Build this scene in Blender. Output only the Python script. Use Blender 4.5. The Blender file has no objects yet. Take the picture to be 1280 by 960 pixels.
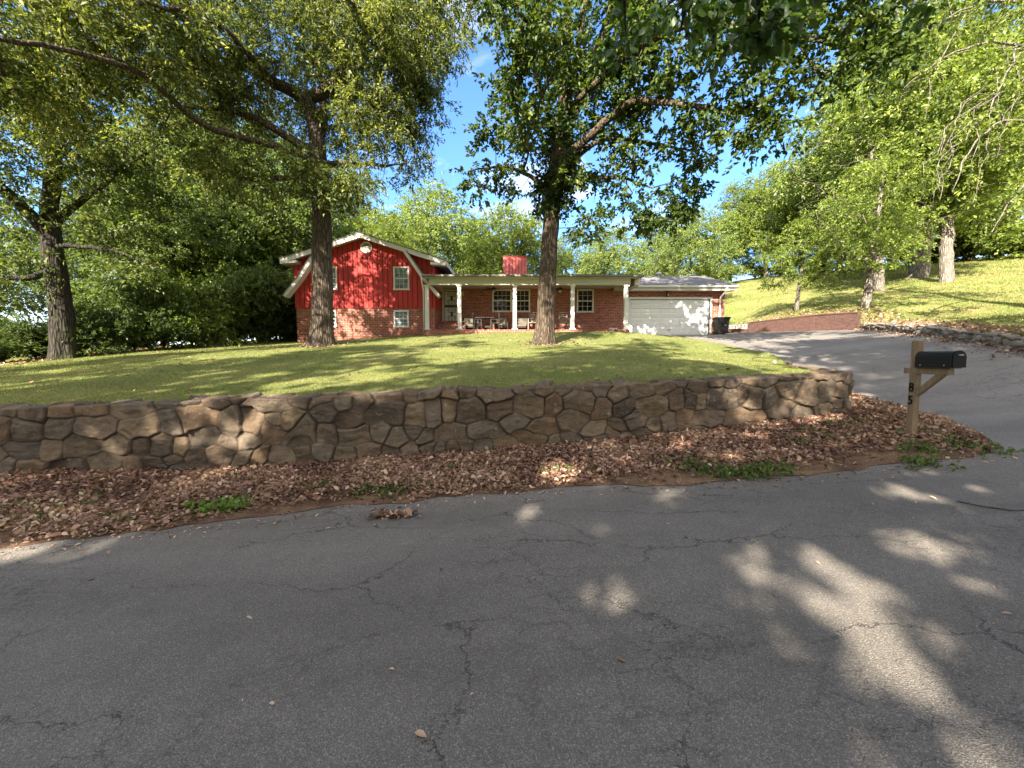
import bpy, math, random
import numpy as np
from mathutils import Vector, Matrix
R = math.radians
random.seed(7)
rng = np.random.default_rng(11)
sc = bpy.context.scene
COL = sc.collection

# ------------------------------------------------------------------ camera geometry
F, EYE, PITCH = 490.0, 1.6, math.atan(35 / 490)
CP, SP = math.cos(PITCH), math.sin(PITCH)
def at(px, py, Y):
    u, v = (px - 640) / F, (480 - py) / F
    t = Y / (CP + v * SP)
    return Vector((u * t, Y, EYE + t * (v * CP - SP)))
def zz(py, Y): return at(640, py, Y).z
def xx(px, Y, py=400): return at(px, py, Y).x

# ------------------------------------------------------------------ noise / interpolation helpers
def _hash(i, j, k):
    n = (i * 374761393 + j * 668265263 + k * 2147483647 % 4294967291) & 0xffffffff
    n = ((n ^ (n >> 13)) * 1274126177) & 0xffffffff
    n = (n ^ (n >> 16)) & 0xffffffff
    return n / 4294967295.0
def vnoise(p):
    p = np.asarray(p, float)
    i = np.floor(p).astype(np.int64); f = p - i; f = f * f * (3 - 2 * f)
    out = 0
    for dx in (0, 1):
        for dy in (0, 1):
            for dz in (0, 1):
                w = (f[:, 0] if dx else 1 - f[:, 0]) * (f[:, 1] if dy else 1 - f[:, 1]) * (f[:, 2] if dz else 1 - f[:, 2])
                out = out + w * _hash(i[:, 0] + dx + 1000, i[:, 1] + dy + 1000, i[:, 2] + dz + 1000)
    return out * 2 - 1
def fbm(p, o=4):
    p = np.asarray(p, float); a, s = 1.0, 0
    for k in range(o):
        s = s + a * vnoise(p * 2 ** k + 17.3 * k); a *= .5
    return s
def unit(a): return a / (np.linalg.norm(a, axis=-1, keepdims=True) + 1e-9)
class TPS:
    def __init__(self, pts, reg=.02):
        p = np.array(pts, float); self.c = p[:, :2] / 10
        n = len(p)
        d = np.linalg.norm(self.c[:, None] - self.c[None], axis=2)
        K = np.where(d > 0, d * d * np.log(d + 1e-12), 0) + reg * np.eye(n)
        Pm = np.hstack([np.ones((n, 1)), self.c])
        A = np.zeros((n + 3, n + 3)); A[:n, :n] = K; A[:n, n:] = Pm; A[n:, :n] = Pm.T
        self.w = np.linalg.solve(A, np.concatenate([p[:, 2], np.zeros(3)]))
    def __call__(self, xy):
        q = np.atleast_2d(np.asarray(xy, float))[:, :2] / 10
        d = np.linalg.norm(q[:, None] - self.c[None], axis=2)
        K = np.where(d > 0, d * d * np.log(d + 1e-12), 0)
        return K @ self.w[:-3] + self.w[-3] + q @ self.w[-2:]
    def big(self, xy):
        xy = np.asarray(xy); return np.concatenate([self(xy[i:i + 20000]) for i in range(0, len(xy), 20000)])
def resample(pts, n, power=1.0):
    p = np.array(pts, float)
    s = np.concatenate([[0], np.cumsum(np.linalg.norm(np.diff(p[:, :2], axis=0), axis=1))])
    t = np.linspace(0, 1, n) ** power * s[-1]
    return np.stack([np.interp(t, s, p[:, k]) for k in range(p.shape[1])], 1)
def smooth_line(pts, n, it=2):
    p = np.array(pts, float)
    for _ in range(it):
        q = [p[0]]
        for a, b in zip(p[:-1], p[1:]): q += [.75 * a + .25 * b, .25 * a + .75 * b]
        q.append(p[-1]); p = np.array(q)
    return resample(p, n)

# ------------------------------------------------------------------ object helpers
def tag(o, label=None, cat=None, group=None, kind=None):
    if label: o['label'] = label
    if cat: o['category'] = cat
    if group: o['group'] = group
    if kind: o['kind'] = kind
    return o
def empty(name, loc=(0, 0, 0), rz=0, label=None, cat=None, group=None):
    o = bpy.data.objects.new(name, None); COL.objects.link(o)
    o.location = loc; o.rotation_euler = (0, 0, rz); o.empty_display_size = .2
    return tag(o, label, cat, group)
def link_mesh(name, me, mat, parent=None, smooth=False, label=None):
    o = bpy.data.objects.new(name, me); COL.objects.link(o)
    if mat: me.materials.append(mat)
    if parent: o.parent = parent
    if smooth: me.polygons.foreach_set('use_smooth', np.ones(len(me.polygons), bool))
    if label: o['label'] = label
    return o
def np_mesh(name, V, Fq, attrs=None, fattrs=None):
    me = bpy.data.meshes.new(name)
    V = np.ascontiguousarray(V, np.float32); Fq = np.ascontiguousarray(Fq, np.int32)
    n, k = Fq.shape
    me.vertices.add(len(V)); me.vertices.foreach_set('co', V.ravel())
    me.loops.add(n * k); me.loops.foreach_set('vertex_index', Fq.ravel())
    me.polygons.add(n); me.polygons.foreach_set('loop_start', np.arange(0, n * k, k, dtype=np.int32))
    me.update(calc_edges=True)
    for nm, a in (attrs or {}).items():
        at_ = me.attributes.new(nm, 'FLOAT', 'POINT'); at_.data.foreach_set('value', np.asarray(a, np.float32))
    for nm, a in (fattrs or {}).items():
        at_ = me.attributes.new(nm, 'FLOAT', 'FACE'); at_.data.foreach_set('value', np.asarray(a, np.float32))
    me.validate()
    return me
def grid_faces(n, m):
    i = np.arange(n - 1)[:, None] * m + np.arange(m - 1)[None]
    i = i.ravel()
    return np.stack([i, i + m, i + m + 1, i + 1], 1)
def grid_mesh(name, G, mat, smooth=True, attrs=None, **kw):
    n, m, _ = G.shape
    return link_mesh(name, np_mesh(name, G.reshape(-1, 3), grid_faces(n, m), attrs), mat, smooth=smooth, **kw)

class MB:
    """collects simple solids into one mesh, UVs in metres"""
    def __init__(s): s.v, s.f = [], []
    def add(s, vs, fs):
        b = len(s.v); s.v += [tuple(v) for v in vs]; s.f += [tuple(b + i for i in f) for f in fs]; return s
    def box(s, x0, x1, y0, y1, z0, z1, M=None):
        vs = [Vector(p) for p in ((x0, y0, z0), (x1, y0, z0), (x1, y1, z0), (x0, y1, z0), (x0, y0, z1), (x1, y0, z1), (x1, y1, z1), (x0, y1, z1))]
        if M: vs = [M @ v for v in vs]
        return s.add(vs, [(0, 3, 2, 1), (4, 5, 6, 7), (0, 1, 5, 4), (1, 2, 6, 5), (2, 3, 7, 6), (3, 0, 4, 7)])
    def prism(s, poly, y0, y1, axis='y'):
        n = len(poly)
        if axis == 'y': a = [(x, y0, z) for x, z in poly]; b = [(x, y1, z) for x, z in poly]
        elif axis == 'x': a = [(y0, y, z) for y, z in poly]; b = [(y1, y, z) for y, z in poly]
        else: a = [(x, y, y0) for x, y in poly]; b = [(x, y, y1) for x, y in poly]
        fs = [tuple(range(n)), tuple(range(2 * n - 1, n - 1, -1))]
        fs += [(i, n + i, n + (i + 1) % n, (i + 1) % n) for i in range(n)]
        return s.add(a + b, fs)
    def tube(s, path, r, n=10, cap=True):
        P = [Vector(p) for p in path]; rs = r if isinstance(r, (list, tuple)) else [r] * len(P)
        rings = []
        for i, p in enumerate(P):
            d = (P[min(i + 1, len(P) - 1)] - P[max(i - 1, 0)]).normalized()
            a = d.orthogonal().normalized() if i == 0 else (rings[-1][1] - d * rings[-1][1].dot(d)).normalized()
            rings.append((p, a, d.cross(a), rs[i]))
        vs = [p + (a * math.cos(2 * math.pi * k / n) + b * math.sin(2 * math.pi * k / n)) * q for p, a, b, q in rings for k in range(n)]
        fs = [(i * n + k, i * n + (k + 1) % n, (i + 1) * n + (k + 1) % n, (i + 1) * n + k) for i in range(len(P) - 1) for k in range(n)]
        if cap: fs += [tuple(range(n - 1, -1, -1)), tuple((len(P) - 1) * n + k for k in range(n))]
        return s.add(vs, fs)
    def build(s, name, mat, parent=None, bevel=0, smooth=False, label=None):
        me = bpy.data.meshes.new(name); me.from_pydata(s.v, [], s.f)
        import bmesh
        bm = bmesh.new(); bm.from_mesh(me); bmesh.ops.recalc_face_normals(bm, faces=bm.faces); bm.to_mesh(me); bm.free()
        uv = me.uv_layers.new(name='UVMap')
        for p in me.polygons:
            n = p.normal
            for li in p.loop_indices:
                c = me.vertices[me.loops[li].vertex_index].co
                if abs(n.z) > .8: uv.data[li].uv = (c.x, c.y)
                elif abs(n.x) > abs(n.y): uv.data[li].uv = (c.y, c.z)
                else: uv.data[li].uv = (c.x, c.z)
        o = link_mesh(name, me, mat, parent, smooth, label)
        if bevel:
            b = o.modifiers.new('bevel', 'BEVEL'); b.width = bevel; b.segments = 2; b.limit_method = 'ANGLE'
        return o
def rotz(a, loc=(0, 0, 0)): return Matrix.Translation(loc) @ Matrix.Rotation(a, 4, 'Z')
def children(o): return [c for c in bpy.data.objects if c.parent == o]
def copy_tree(o, parent=None):
    c = o.copy(); COL.objects.link(c)
    if parent: c.parent = parent
    for ch in children(o): copy_tree(ch, c)
    return c

# ------------------------------------------------------------------ materials
class N:
    def __init__(s, name):
        s.m = bpy.data.materials.new(name); s.m.use_nodes = True; s.t = s.m.node_tree
        s.t.nodes.clear(); s.out = s.n('ShaderNodeOutputMaterial')
    def n(s, typ, **kw):
        nd = s.t.nodes.new(typ)
        for k, v in kw.items():
            if k.startswith('i_'):
                key = k[2:]; key = int(key) if key.isdigit() else key.replace('_', ' ')
                s.set(nd, key, v)
            else: setattr(nd, k, v)
        return nd
    def set(s, nd, key, v):
        if isinstance(v, bpy.types.NodeSocket): s.t.links.new(v, nd.inputs[key])
        else: nd.inputs[key].default_value = v
    def math(s, op, a, b=0, c=None, clamp=False):
        nd = s.n('ShaderNodeMath', operation=op, use_clamp=clamp); s.set(nd, 0, a); s.set(nd, 1, b)
        if c is not None: s.set(nd, 2, c)
        return nd.outputs[0]
    def mix(s, f, a, b, mode='MIX'):
        nd = s.n('ShaderNodeMix', data_type='RGBA', blend_type=mode)
        for k, v in ((0, f), (6, a), (7, b)):
            s.set(nd, k, (tuple(v) + (1,))[:4] if isinstance(v, (tuple, list)) else v)
        return nd.outputs[2]
    def ramp(s, f, stops, interp='LINEAR'):
        nd = s.n('ShaderNodeValToRGB'); cr = nd.color_ramp; cr.interpolation = interp
        while len(cr.elements) < len(stops): cr.elements.new(.5)
        for e, (p, c) in zip(cr.elements, stops):
            e.position = p; e.color = (c, c, c, 1) if isinstance(c, (int, float)) else (tuple(c) + (1,))[:4]
        s.t.links.new(f, nd.inputs[0]); return nd.outputs[0]
    def coord(s, kind='Object', scale=(1, 1, 1)):
        tc = s.n('ShaderNodeTexCoord')
        if scale == (1, 1, 1): return tc.outputs[kind]
        mp = s.n('ShaderNodeMapping'); s.t.links.new(tc.outputs[kind], mp.inputs[0]); mp.inputs['Scale'].default_value = scale
        return mp.outputs[0]
    def noise(s, vec, scale, detail=4, rough=.55, out='Fac', dist=0):
        nd = s.n('ShaderNodeTexNoise'); s.t.links.new(vec, nd.inputs['Vector'])
        nd.inputs['Scale'].default_value = scale; nd.inputs['Detail'].default_value = detail; nd.inputs['Roughness'].default_value = rough
        nd.inputs['Distortion'].default_value = dist
        return nd.outputs[out]
    def voro(s, vec, scale, feature='F1', out='Distance', rnd=1):
        nd = s.n('ShaderNodeTexVoronoi', feature=feature); s.t.links.new(vec, nd.inputs['Vector'])
        nd.inputs['Scale'].default_value = scale; nd.inputs['Randomness'].default_value = rnd; return nd.outputs[out]
    def attr(s, name): return s.n('ShaderNodeAttribute', attribute_name=name).outputs['Fac']
    def bump(s, h, strength=.5, dist=.02, nrm=None):
        nd = s.n('ShaderNodeBump'); s.set(nd, 'Height', h); nd.inputs['Strength'].default_value = strength; nd.inputs['Distance'].default_value = dist
        if nrm: s.t.links.new(nrm, nd.inputs['Normal'])
        return nd.outputs[0]
    def pbr(s, col, rough=.8, nrm=None, metal=0, spec=.5):
        b = s.n('ShaderNodeBsdfPrincipled')
        s.set(b, 'Base Color', (tuple(col) + (1,))[:4] if isinstance(col, (tuple, list)) else col)
        s.set(b, 'Roughness', rough); s.set(b, 'Metallic', metal); s.set(b, 'Specular IOR Level', spec)
        if nrm: s.t.links.new(nrm, b.inputs['Normal'])
        s.t.links.new(b.outputs[0], s.out.inputs[0]); return s.m

def mat_paint(name, col, rough=.5, dirt=.25, dcol=None, spec=.4):
    n = N(name); c = n.coord()
    f = n.ramp(n.noise(c, 2.2, 6, .65), [(.4, 0), (.75, 1)])
    d = dcol or tuple(x * .62 for x in col)
    col2 = n.mix(n.math('MULTIPLY', f, dirt), col, d)
    h = n.noise(c, 60, 3)
    return n.pbr(col2, rough, n.bump(h, .15, .004), spec=spec)
def mat_asphalt(name, base, warm, cracks=True):
    n = N(name); c = n.coord()
    big = n.noise(c, .35, 5, .6); med = n.noise(c, 4.5, 5, .6)
    spk = n.voro(c, 190, out='Color'); spkv = n.n('ShaderNodeSeparateColor'); n.t.links.new(spk, spkv.inputs[0])
    fine = n.noise(c, 190, 3, .7)
    col = n.mix(n.ramp(big, [(.3, 0), (.7, 1)]), base, warm)
    col = n.mix(n.math('MULTIPLY', n.ramp(med, [(.35, 0), (.7, 1)]), .35), col, tuple(x * .72 for x in base))
    trk = n.noise(n.coord('Object', (.12, 1.1, 1)), 1.0, 4, .5); col = n.mix(n.math('MULTIPLY', n.ramp(trk, [(.4, 0), (.65, 1)]), .45), col, tuple(x * 1.35 for x in warm))
    g = n.ramp(spkv.outputs[0], [(0, .66), (.55, .88), (.85, 1.12), (.98, 1.6)])
    col = n.mix(1, col, g, 'MULTIPLY')
    col = n.mix(1, col, n.ramp(fine, [(.3, .72), (.7, 1.22)]), 'MULTIPLY')
    h = n.math('ADD', n.math('MULTIPLY', n.voro(c, 150), .8), n.math('MULTIPLY', fine, .5))
    if cracks:
        wv = n.n('ShaderNodeVectorMath', operation='ADD')
        nc = n.n('ShaderNodeVectorMath', operation='SCALE'); n.t.links.new(n.noise(c, 1.7, 6, .7, 'Color'), nc.inputs[0]); nc.inputs['Scale'].default_value = .75
        st = n.n('ShaderNodeMapping'); n.t.links.new(c, st.inputs[0]); st.inputs['Scale'].default_value = (.8, 1.6, 1)
        n.t.links.new(st.outputs[0], wv.inputs[0]); n.t.links.new(nc.outputs[0], wv.inputs[1])
        e1 = n.voro(wv.outputs[0], .75, 'DISTANCE_TO_EDGE'); e2 = n.voro(wv.outputs[0], 3.4, 'DISTANCE_TO_EDGE')
        k1 = n.ramp(e1, [(0, 1), (.0022, .8), (.0048, 0)])
        k2 = n.math('MULTIPLY', n.ramp(e2, [(0, 1), (.008, .5), (.016, 0)]), n.ramp(n.noise(c, .55, 3), [(.44, 0), (.60, .7)]))
        k1 = n.math('MULTIPLY', k1, n.ramp(n.noise(c, .9, 3), [(.4, .05), (.52, 1)]))
        k = n.math('MAXIMUM', k1, k2)
        col = n.mix(n.math('MULTIPLY', k, .75), col, (.014, .011, .010))
        h = n.math('SUBTRACT', h, n.math('MULTIPLY', k, 2.0))
    return n.pbr(col, .88, n.bump(h, .75, .008), spec=.3)
def mat_brick(name, c1, c2, mortar, scale=1.0):
    n = N(name); uv = n.n('ShaderNodeUVMap').outputs[0]
    b = n.n('ShaderNodeTexBrick'); n.t.links.new(uv, b.inputs['Vector'])
    for k, v in (('Scale', 1.0), ('Mortar Size', .008), ('Brick Width', .215 * scale), ('Row Height', .075 * scale), ('Bias', -.1), ('Mortar Smooth', .2)): b.inputs[k].default_value = v
    b.inputs['Color1'].default_value = c1 + (1,); b.inputs['Color2'].default_value = c2 + (1,); b.inputs['Mortar'].default_value = mortar + (1,)
    v = n.noise(uv, 9, 3); col = n.mix(n.math('MULTIPLY', n.ramp(v, [(.35, 0), (.7, 1)]), .5), b.outputs['Color'], tuple(x * .5 for x in c2))
    h = n.math('ADD', n.math('MULTIPLY', b.outputs['Fac'], -1), n.math('MULTIPLY', n.noise(uv, 60, 3), .3))
    return n.pbr(col, .85, n.bump(h, .6, .008), spec=.3)
def mat_bark(name, dark, light, sc_=1.0, moss=0):
    n = N(name); c = n.coord('Object', (9 * sc_, 9 * sc_, 1.5 * sc_))
    a = n.noise(c, 1.0, 6, .65, dist=.6); v = n.voro(c, 1.3, 'DISTANCE_TO_EDGE')
    h = n.math('ADD', n.math('MULTIPLY', n.ramp(v, [(0, 0), (.35, 1)]), .8), n.math('MULTIPLY', a, .7))
    col = n.mix(n.ramp(h, [(.25, 0), (.95, 1)]), dark, light)
    c2 = n.coord(); col = n.mix(n.math('MULTIPLY', n.ramp(n.noise(c2, 1.1, 4), [(.45, 0), (.7, 1)]), .35), col, tuple(x * .55 for x in light))
    if moss: col = n.mix(n.math('MULTIPLY', n.ramp(n.noise(c2, 2.1, 5), [(.5, 0), (.65, 1)]), moss), col, (.08, .10, .035))
    return n.pbr(col, .92, n.bump(h, .9, .05), spec=.2)
def mat_leaf(name, ramp, trans=.45, rough=.5, tint=True):
    n = N(name); v = n.attr('v')
    col = n.ramp(v, ramp)
    if tint:
        oi = n.n('ShaderNodeObjectInfo'); col = n.mix(1, col, oi.outputs['Color'], 'MULTIPLY')
    b = n.n('ShaderNodeBsdfPrincipled'); n.t.links.new(col, b.inputs['Base Color']); b.inputs['Roughness'].default_value = rough; b.inputs['Specular IOR Level'].default_value = .35
    t = n.n('ShaderNodeBsdfTranslucent'); n.t.links.new(n.mix(1, col, (1.35, 1.35, .55), 'MULTIPLY'), t.inputs[0])
    mx = n.n('ShaderNodeMixShader'); mx.inputs[0].default_value = trans
    n.t.links.new(b.outputs[0], mx.inputs[1]); n.t.links.new(t.outputs[0], mx.inputs[2]); n.t.links.new(mx.outputs[0], n.out.inputs[0])
    return n.m
def mat_grass_ground(name, cols, dry, dry_amt):
    n = N(name); c = n.coord()
    a = n.noise(c, .5, 5, .6); b = n.noise(c, 6, 5, .65); d = n.noise(c, 70, 3, .7)
    col = n.mix(n.ramp(b, [(.3, 0), (.7, 1)]), cols[0], cols[1])
    col = n.mix(n.math('MULTIPLY', n.ramp(a, [(.45, 0), (.68, 1)]), dry_amt), col, dry)
    col = n.mix(1, col, n.ramp(d, [(.25, .55), (.75, 1.35)]), 'MULTIPLY')
    h = n.math('ADD', n.math('MULTIPLY', d, .6), n.math('MULTIPLY', n.noise(c, 22, 4, .7), .8))
    return n.pbr(col, .9, n.bump(h, .9, .05), spec=.15)

WHITE = mat_paint('white_paint', (.53, .515, .485), .5, .25)
CREAM = mat_paint('cream_paint', (.40, .38, .32), .55, .25)
DOORW = mat_paint('garage_door_white', (.60, .60, .575), .5, .12)
BRICK = mat_brick('red_brick', (.34, .108, .064), (.155, .046, .034), (.42, .33, .27), 1.3)
BRICKD = mat_brick('brown_brick', (.105, .046, .035), (.065, .030, .025), (.13, .10, .085))
BLACKP = mat_paint('black_plastic', (.0045, .0045, .005), .5, .3, (.012, .011, .010), .2)
DARKM = mat_paint('dark_bronze_metal', (.02, .015, .012), .4, .2)
REDS = mat_paint('red_siding', (.36, .036, .032), .65, .15, (.28, .027, .024), .2)
GROOVE = mat_paint('dark_groove', (.05, .008, .008), .9, .1)
def _shingle():
    n = N('shingle'); uv = n.n('ShaderNodeUVMap').outputs[0]
    b = n.n('ShaderNodeTexBrick'); n.t.links.new(uv, b.inputs['Vector'])
    for k, v in (('Scale', 1.), ('Mortar Size', .006), ('Brick Width', .3), ('Row Height', .14)): b.inputs[k].default_value = v
    b.inputs['Color1'].default_value = (.17, .165, .165, 1); b.inputs['Color2'].default_value = (.115, .11, .115, 1); b.inputs['Mortar'].default_value = (.06, .06, .06, 1)
    col = n.mix(1, b.outputs['Color'], n.ramp(n.noise(uv, 3, 5), [(.3, .7), (.7, 1.3)]), 'MULTIPLY')
    return n.pbr(col, .9, n.bump(n.math('ADD', b.outputs['Fac'], n.noise(uv, 90, 2)), .5, .01), spec=.2)
SHINGLE = _shingle()
def _glass(name, col):
    n = N(name); c = n.coord()
    return n.pbr(n.mix(n.ramp(n.noise(c, 3, 4), [(.4, 0), (.6, 1)]), col, tuple(x * .5 for x in col)), .04, n.bump(n.noise(c, 1.2, 2), .04, .02), spec=.9)
GLASS = _glass('window_glass', (.022, .026, .026)); GLASSC = _glass('window_glass_curtained', (.20, .25, .26))
def _wood(name, a, b):
    n = N(name); c = n.coord('Object', (30, 30, 2.5)); f = n.noise(c, 1, 5, .6, dist=.8)
    col = n.mix(n.ramp(f, [(.3, 0), (.7, 1)]), a, b); c2 = n.coord()
    col = n.mix(n.math('MULTIPLY', n.ramp(n.noise(c2, 4, 4), [(.5, 0), (.7, 1)]), .5), col, (.09, .072, .052))
    return n.pbr(col, .8, n.bump(f, .4, .006), spec=.2)
WOOD = _wood('weathered_wood', (.13, .092, .054), (.22, .155, .092)); DARKW = mat_paint('dark_stained_wood', (.016, .011, .009), .5, .3)
CUSH = mat_paint('beige_cushion', (.12, .10, .075), .9, .2)
BARK1 = mat_bark('bark_willow_oak', (.018, .013, .010), (.105, .080, .060)); BARK2 = mat_bark('bark_oak', (.018, .013, .009), (.11, .082, .057), 1.1)
BARKD = mat_bark('bark_dark', (.010, .008, .007), (.045, .037, .03), 1.0, .4); BARKG = mat_bark('bark_grey', (.06, .05, .042), (.24, .205, .172), 1.0)
LEAF_N = mat_leaf('leaf_narrow', [(0, (.030, .050, .014)), (.5, (.092, .120, .032)), (1, (.27, .28, .095))], .5)
LEAF_O = mat_leaf('leaf_oak', [(0, (.020, .040, .009)), (.5, (.050, .082, .016)), (1, (.13, .165, .030))], .45)
LEAF_B = mat_leaf('leaf_mixed', [(0, (.042, .064, .020)), (.5, (.105, .140, .040)), (1, (.23, .26, .085))], .46)
LEAF_L = mat_leaf('leaf_broad', [(0, (.016, .034, .008)), (.5, (.032, .058, .013)), (1, (.060, .094, .018))], .4, .38)
LITTER = mat_leaf('leaf_litter', [(0, (.050, .027, .020)), (.35, (.165, .088, .062)), (.7, (.32, .19, .13)), (1, (.54, .39, .27))], .15, .7, False)
GRASSB = mat_leaf('grass_blade', [(0, (.080, .105, .023)), (.55, (.175, .19, .052)), (1, (.35, .32, .125))], .35, .6, False)
LAWN = mat_grass_ground('lawn_turf', ((.105, .130, .034), (.170, .188, .054)), (.26, .235, .10), .55)
HILLG = mat_grass_ground('hill_turf', ((.115, .145, .034), (.175, .195, .055)), (.31, .22, .11), .7)
ROADM = mat_asphalt('road_asphalt', (.120, .106, .091), (.160, .142, .122))
DRIVEM = mat_asphalt('driveway_asphalt', (.135, .122, .11), (.175, .158, .142), True)
def _soil():
    n = N('verge_soil'); c = n.coord()
    col = n.mix(n.ramp(n.noise(c, 3, 5), [(.35, 0), (.65, 1)]), (.10, .055, .036), (.20, .12, .075))
    col = n.mix(n.math('MULTIPLY', n.ramp(n.noise(c, 1.1, 4), [(.55, 0), (.7, 1)]), .5), col, (.30, .17, .09))
    return n.pbr(col, .95, n.bump(n.noise(c, 45, 5, .7), .9, .03), spec=.1)
SOIL = _soil()
def _stone(name, ramp, moss):
    n = N(name); c = n.coord(); s = n.attr('stone'); j = n.attr('joint')
    col = n.ramp(s, ramp, 'LINEAR')
    a = n.noise(c, 7, 6, .65); col = n.mix(n.math('MULTIPLY', n.ramp(a, [(.35, 0), (.7, 1)]), .6), col, (.055, .044, .034))
    b = n.noise(n.coord('Object', (3, 3, 11)), 3, 5, .6); col = n.mix(n.math('MULTIPLY', n.ramp(b, [(.5, 0), (.68, 1)]), .45), col, (.19, .128, .078))
    l = n.noise(c, 5, 5, .7); col = n.mix(n.math('MULTIPLY', n.ramp(l, [(.63, 0), (.70, 1)]), .7), col, (.27, .25, .225))
    l2 = n.noise(c, 2.3, 5, .7); col = n.mix(n.math('MULTIPLY', n.ramp(l2, [(.55, 0), (.70, 1)]), moss), col, (.05, .045, .038))
    col = n.mix(n.math('MULTIPLY', j, .94), col, (.028, .022, .017))
    h = n.math('ADD', n.noise(c, 26, 6, .7), n.math('MULTIPLY', n.noise(c, 110, 3, .6), .35))
    return n.pbr(col, .88, n.bump(h, .85, .03), spec=.2)
STONE = _stone('field_stone', [(0, (.060, .047, .036)), (.18, (.185, .130, .080)), (.34, (.095, .078, .062)), (.5, (.145, .112, .080)), (.66, (.17, .105, .060)), (.82, (.080, .058, .042)), (1, (.20, .150, .100))], .6)
STONE2 = _stone('edging_stone', [(0, (.26, .22, .18)), (.5, (.36, .31, .25)), (1, (.22, .19, .16))], .4)

# ------------------------------------------------------------------ terrain (heights relative to the eye, then +EYE)
ROAD_EDGE = [(-40, 1.2), (-15, 3.0), (-4.9, 3.74), (-3.56, 3.98), (-1.8, 4.31), (0, 4.42), (1.4, 4.40), (3.5, 4.47), (4.6, 4.6), (6.1, 4.92)]
VERGE_R = [(6.1, 4.92), (6.6, 5.4), (7.1, 6.3), (7.5, 7.8), (7.9, 9.3), (8.4, 11), (8.75, 12.4)]
WALL_B = [(-30, 4.6), (-12, 5.25), (-7.2, 5.55), (-3.5, 5.78), (0, 6.02), (2.0, 6.3), (3.6, 6.62), (5.2, 6.98), (6.05, 7.2), (6.5, 7.5), (6.75, 8.1), (7.05, 9.0), (7.25, 9.7)]
STONE_LOW = [(34, 10.5), (20, 7.6), (14.4, 7.2), (12.75, 8.1), (12.5, 9.5), (13.6, 11.6), (15.1, 14.0), (16.7, 17.3), (17.6, 19.9)]
DR_L = [(6.1, 4.92)] + VERGE_R[1:] + [(8.95, 14), (8.85, 17), (8.6, 20), (7.9, 22), (7.0, 23.5), (7.0, 30)]
low_pts = [(-40, 4, -2.6), (-40, -15, -2.6), (-20, 3, -2.35), (-20, -12, -2.4), (-12, 5.3, -1.98), (-7.2, 5.55, -1.72), (-4.8, 3.8, -1.87), (-5, 0, -1.88), (0, 0, -1.6), (0, 6, -1.49), (0, 4.2, -1.58),
           (3.5, 6.6, -1.27), (3.25, 4.45, -1.40), (5.8, 5.7, -1.20), (6.1, 4.92, -1.24), (6.4, 7.4, -1.06), (6, 0, -1.27), (0, -10, -1.6), (7.1, 6.3, -1.10), (7.9, 9.3, -.88), (8.75, 12.4, -.30), (8.95, 14, .02),
           (8.6, 20, .88), (7, 23.5, 1.26), (12.8, 23.5, 1.28), (10, 22, 1.12), (17.5, 20, 1.32), (15.6, 26, 1.55), (13, 30, 1.6), (7, 30, 1.4), (15.1, 14, .70), (12.5, 9.5, .06), (12.7, 8.1, -.2), (12, 5.5, -.75), (20, 5, -.2), (20, 0, -.35), (12, 0, -.85), (40, 5, .9), (40, -12, .8), (20, -12, -.4), (12, 17, .55)]
LOW = TPS(low_pts, .004)
WTOP = [(-30, -1.7), (-12, -.97), (-7.2, -.765), (0, -.515), (3.6, -.43), (6.3, -.345), (6.75, -.33), (7.2, -.27), (7.8, -.12), (8.5, .0)]
def wall_top(x): return np.interp(x, [p[0] for p in WTOP], [p[1] for p in WTOP])
hi_pts = [(x, y + .35, wall_top(x) + .0) for x, y in WALL_B if x < 8]
hi_pts += [(-18, 14, -.28), (-17, 17, .17), (-14.3, 26, 1.1), (-7.8, 16, .42), (1.27, 16, .49), (-12.1, 22, .72), (-8, 22, .98), (-4.9, 22, 1.17), (0, 21, 1.24), (6.4, 21, 1.26), (-3, 11, -.02), (4, 11, .02), (-10, 11, -.2), (0, 30, 1.5), (-12, 32, 1.3),
           (-45, 5, -2.2), (-45, 34, .3), (-28, 18, -.5), (-30, 33, .8), (8.9, 14, .04), (8.85, 17, .5), (8.55, 20, .9), (7.9, 22, 1.13), (7, 23.5, 1.27), (7, 30, 1.42), (7, 33, 1.6), (7.2, 16, .38)]
HI = TPS(hi_pts, .004)
HB = [(x + .22, y + .05) for x, y in STONE_LOW] + [(17.4, 21.6), (16.05, 26.0), (15.35, 28.2), (14.2, 31), (7, 32.5), (-14, 33), (-45, 34)]
hill_pts = [(34, 10.5, 1.6), (20, 7.6, .55), (14.4, 7.2, .25), (12.6, 9.5, .5), (13.6, 11.6, .7), (15.2, 14, .98), (16.8, 17.3, 1.35), (17.6, 19.9, 1.62), (18.2, 21, 2.3), (17.6, 22.2, 2.22), (16.05, 26, 2.05), (15.35, 28.2, 1.95), (13.8, 31, 1.8), (7, 32.5, 1.6), (-14, 33, 1.35), (-45, 34, .3)]
for px, py, Y in ((1094, 383, 22), (1001, 386, 25), (1114, 361, 28), (1167, 343, 31), (1280, 400, 14), (1280, 362, 22), (1280, 318, 46), (1100, 335, 46), (925, 352, 50), (930, 388, 33), (1000, 350, 42)):
    p = at(px, py, Y); hill_pts.append((p.x, p.y, p.z - EYE))
hill_pts += [(0, 50, 3.5), (-20, 55, 2), (-45, 60, 0), (30, 90, 12.5), (80, 90, 14), (90, 40, 13), (110, 15, 9), (0, 100, 7), (-45, 110, 2)]
HILL = TPS(hill_pts, .004)
def zl(x, y): return float(LOW((x, y))[0]) + EYE
def zh(x, y): return float(HI((x, y))[0]) + EYE
def zhill(x, y): return float(HILL((x, y))[0]) + EYE

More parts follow.
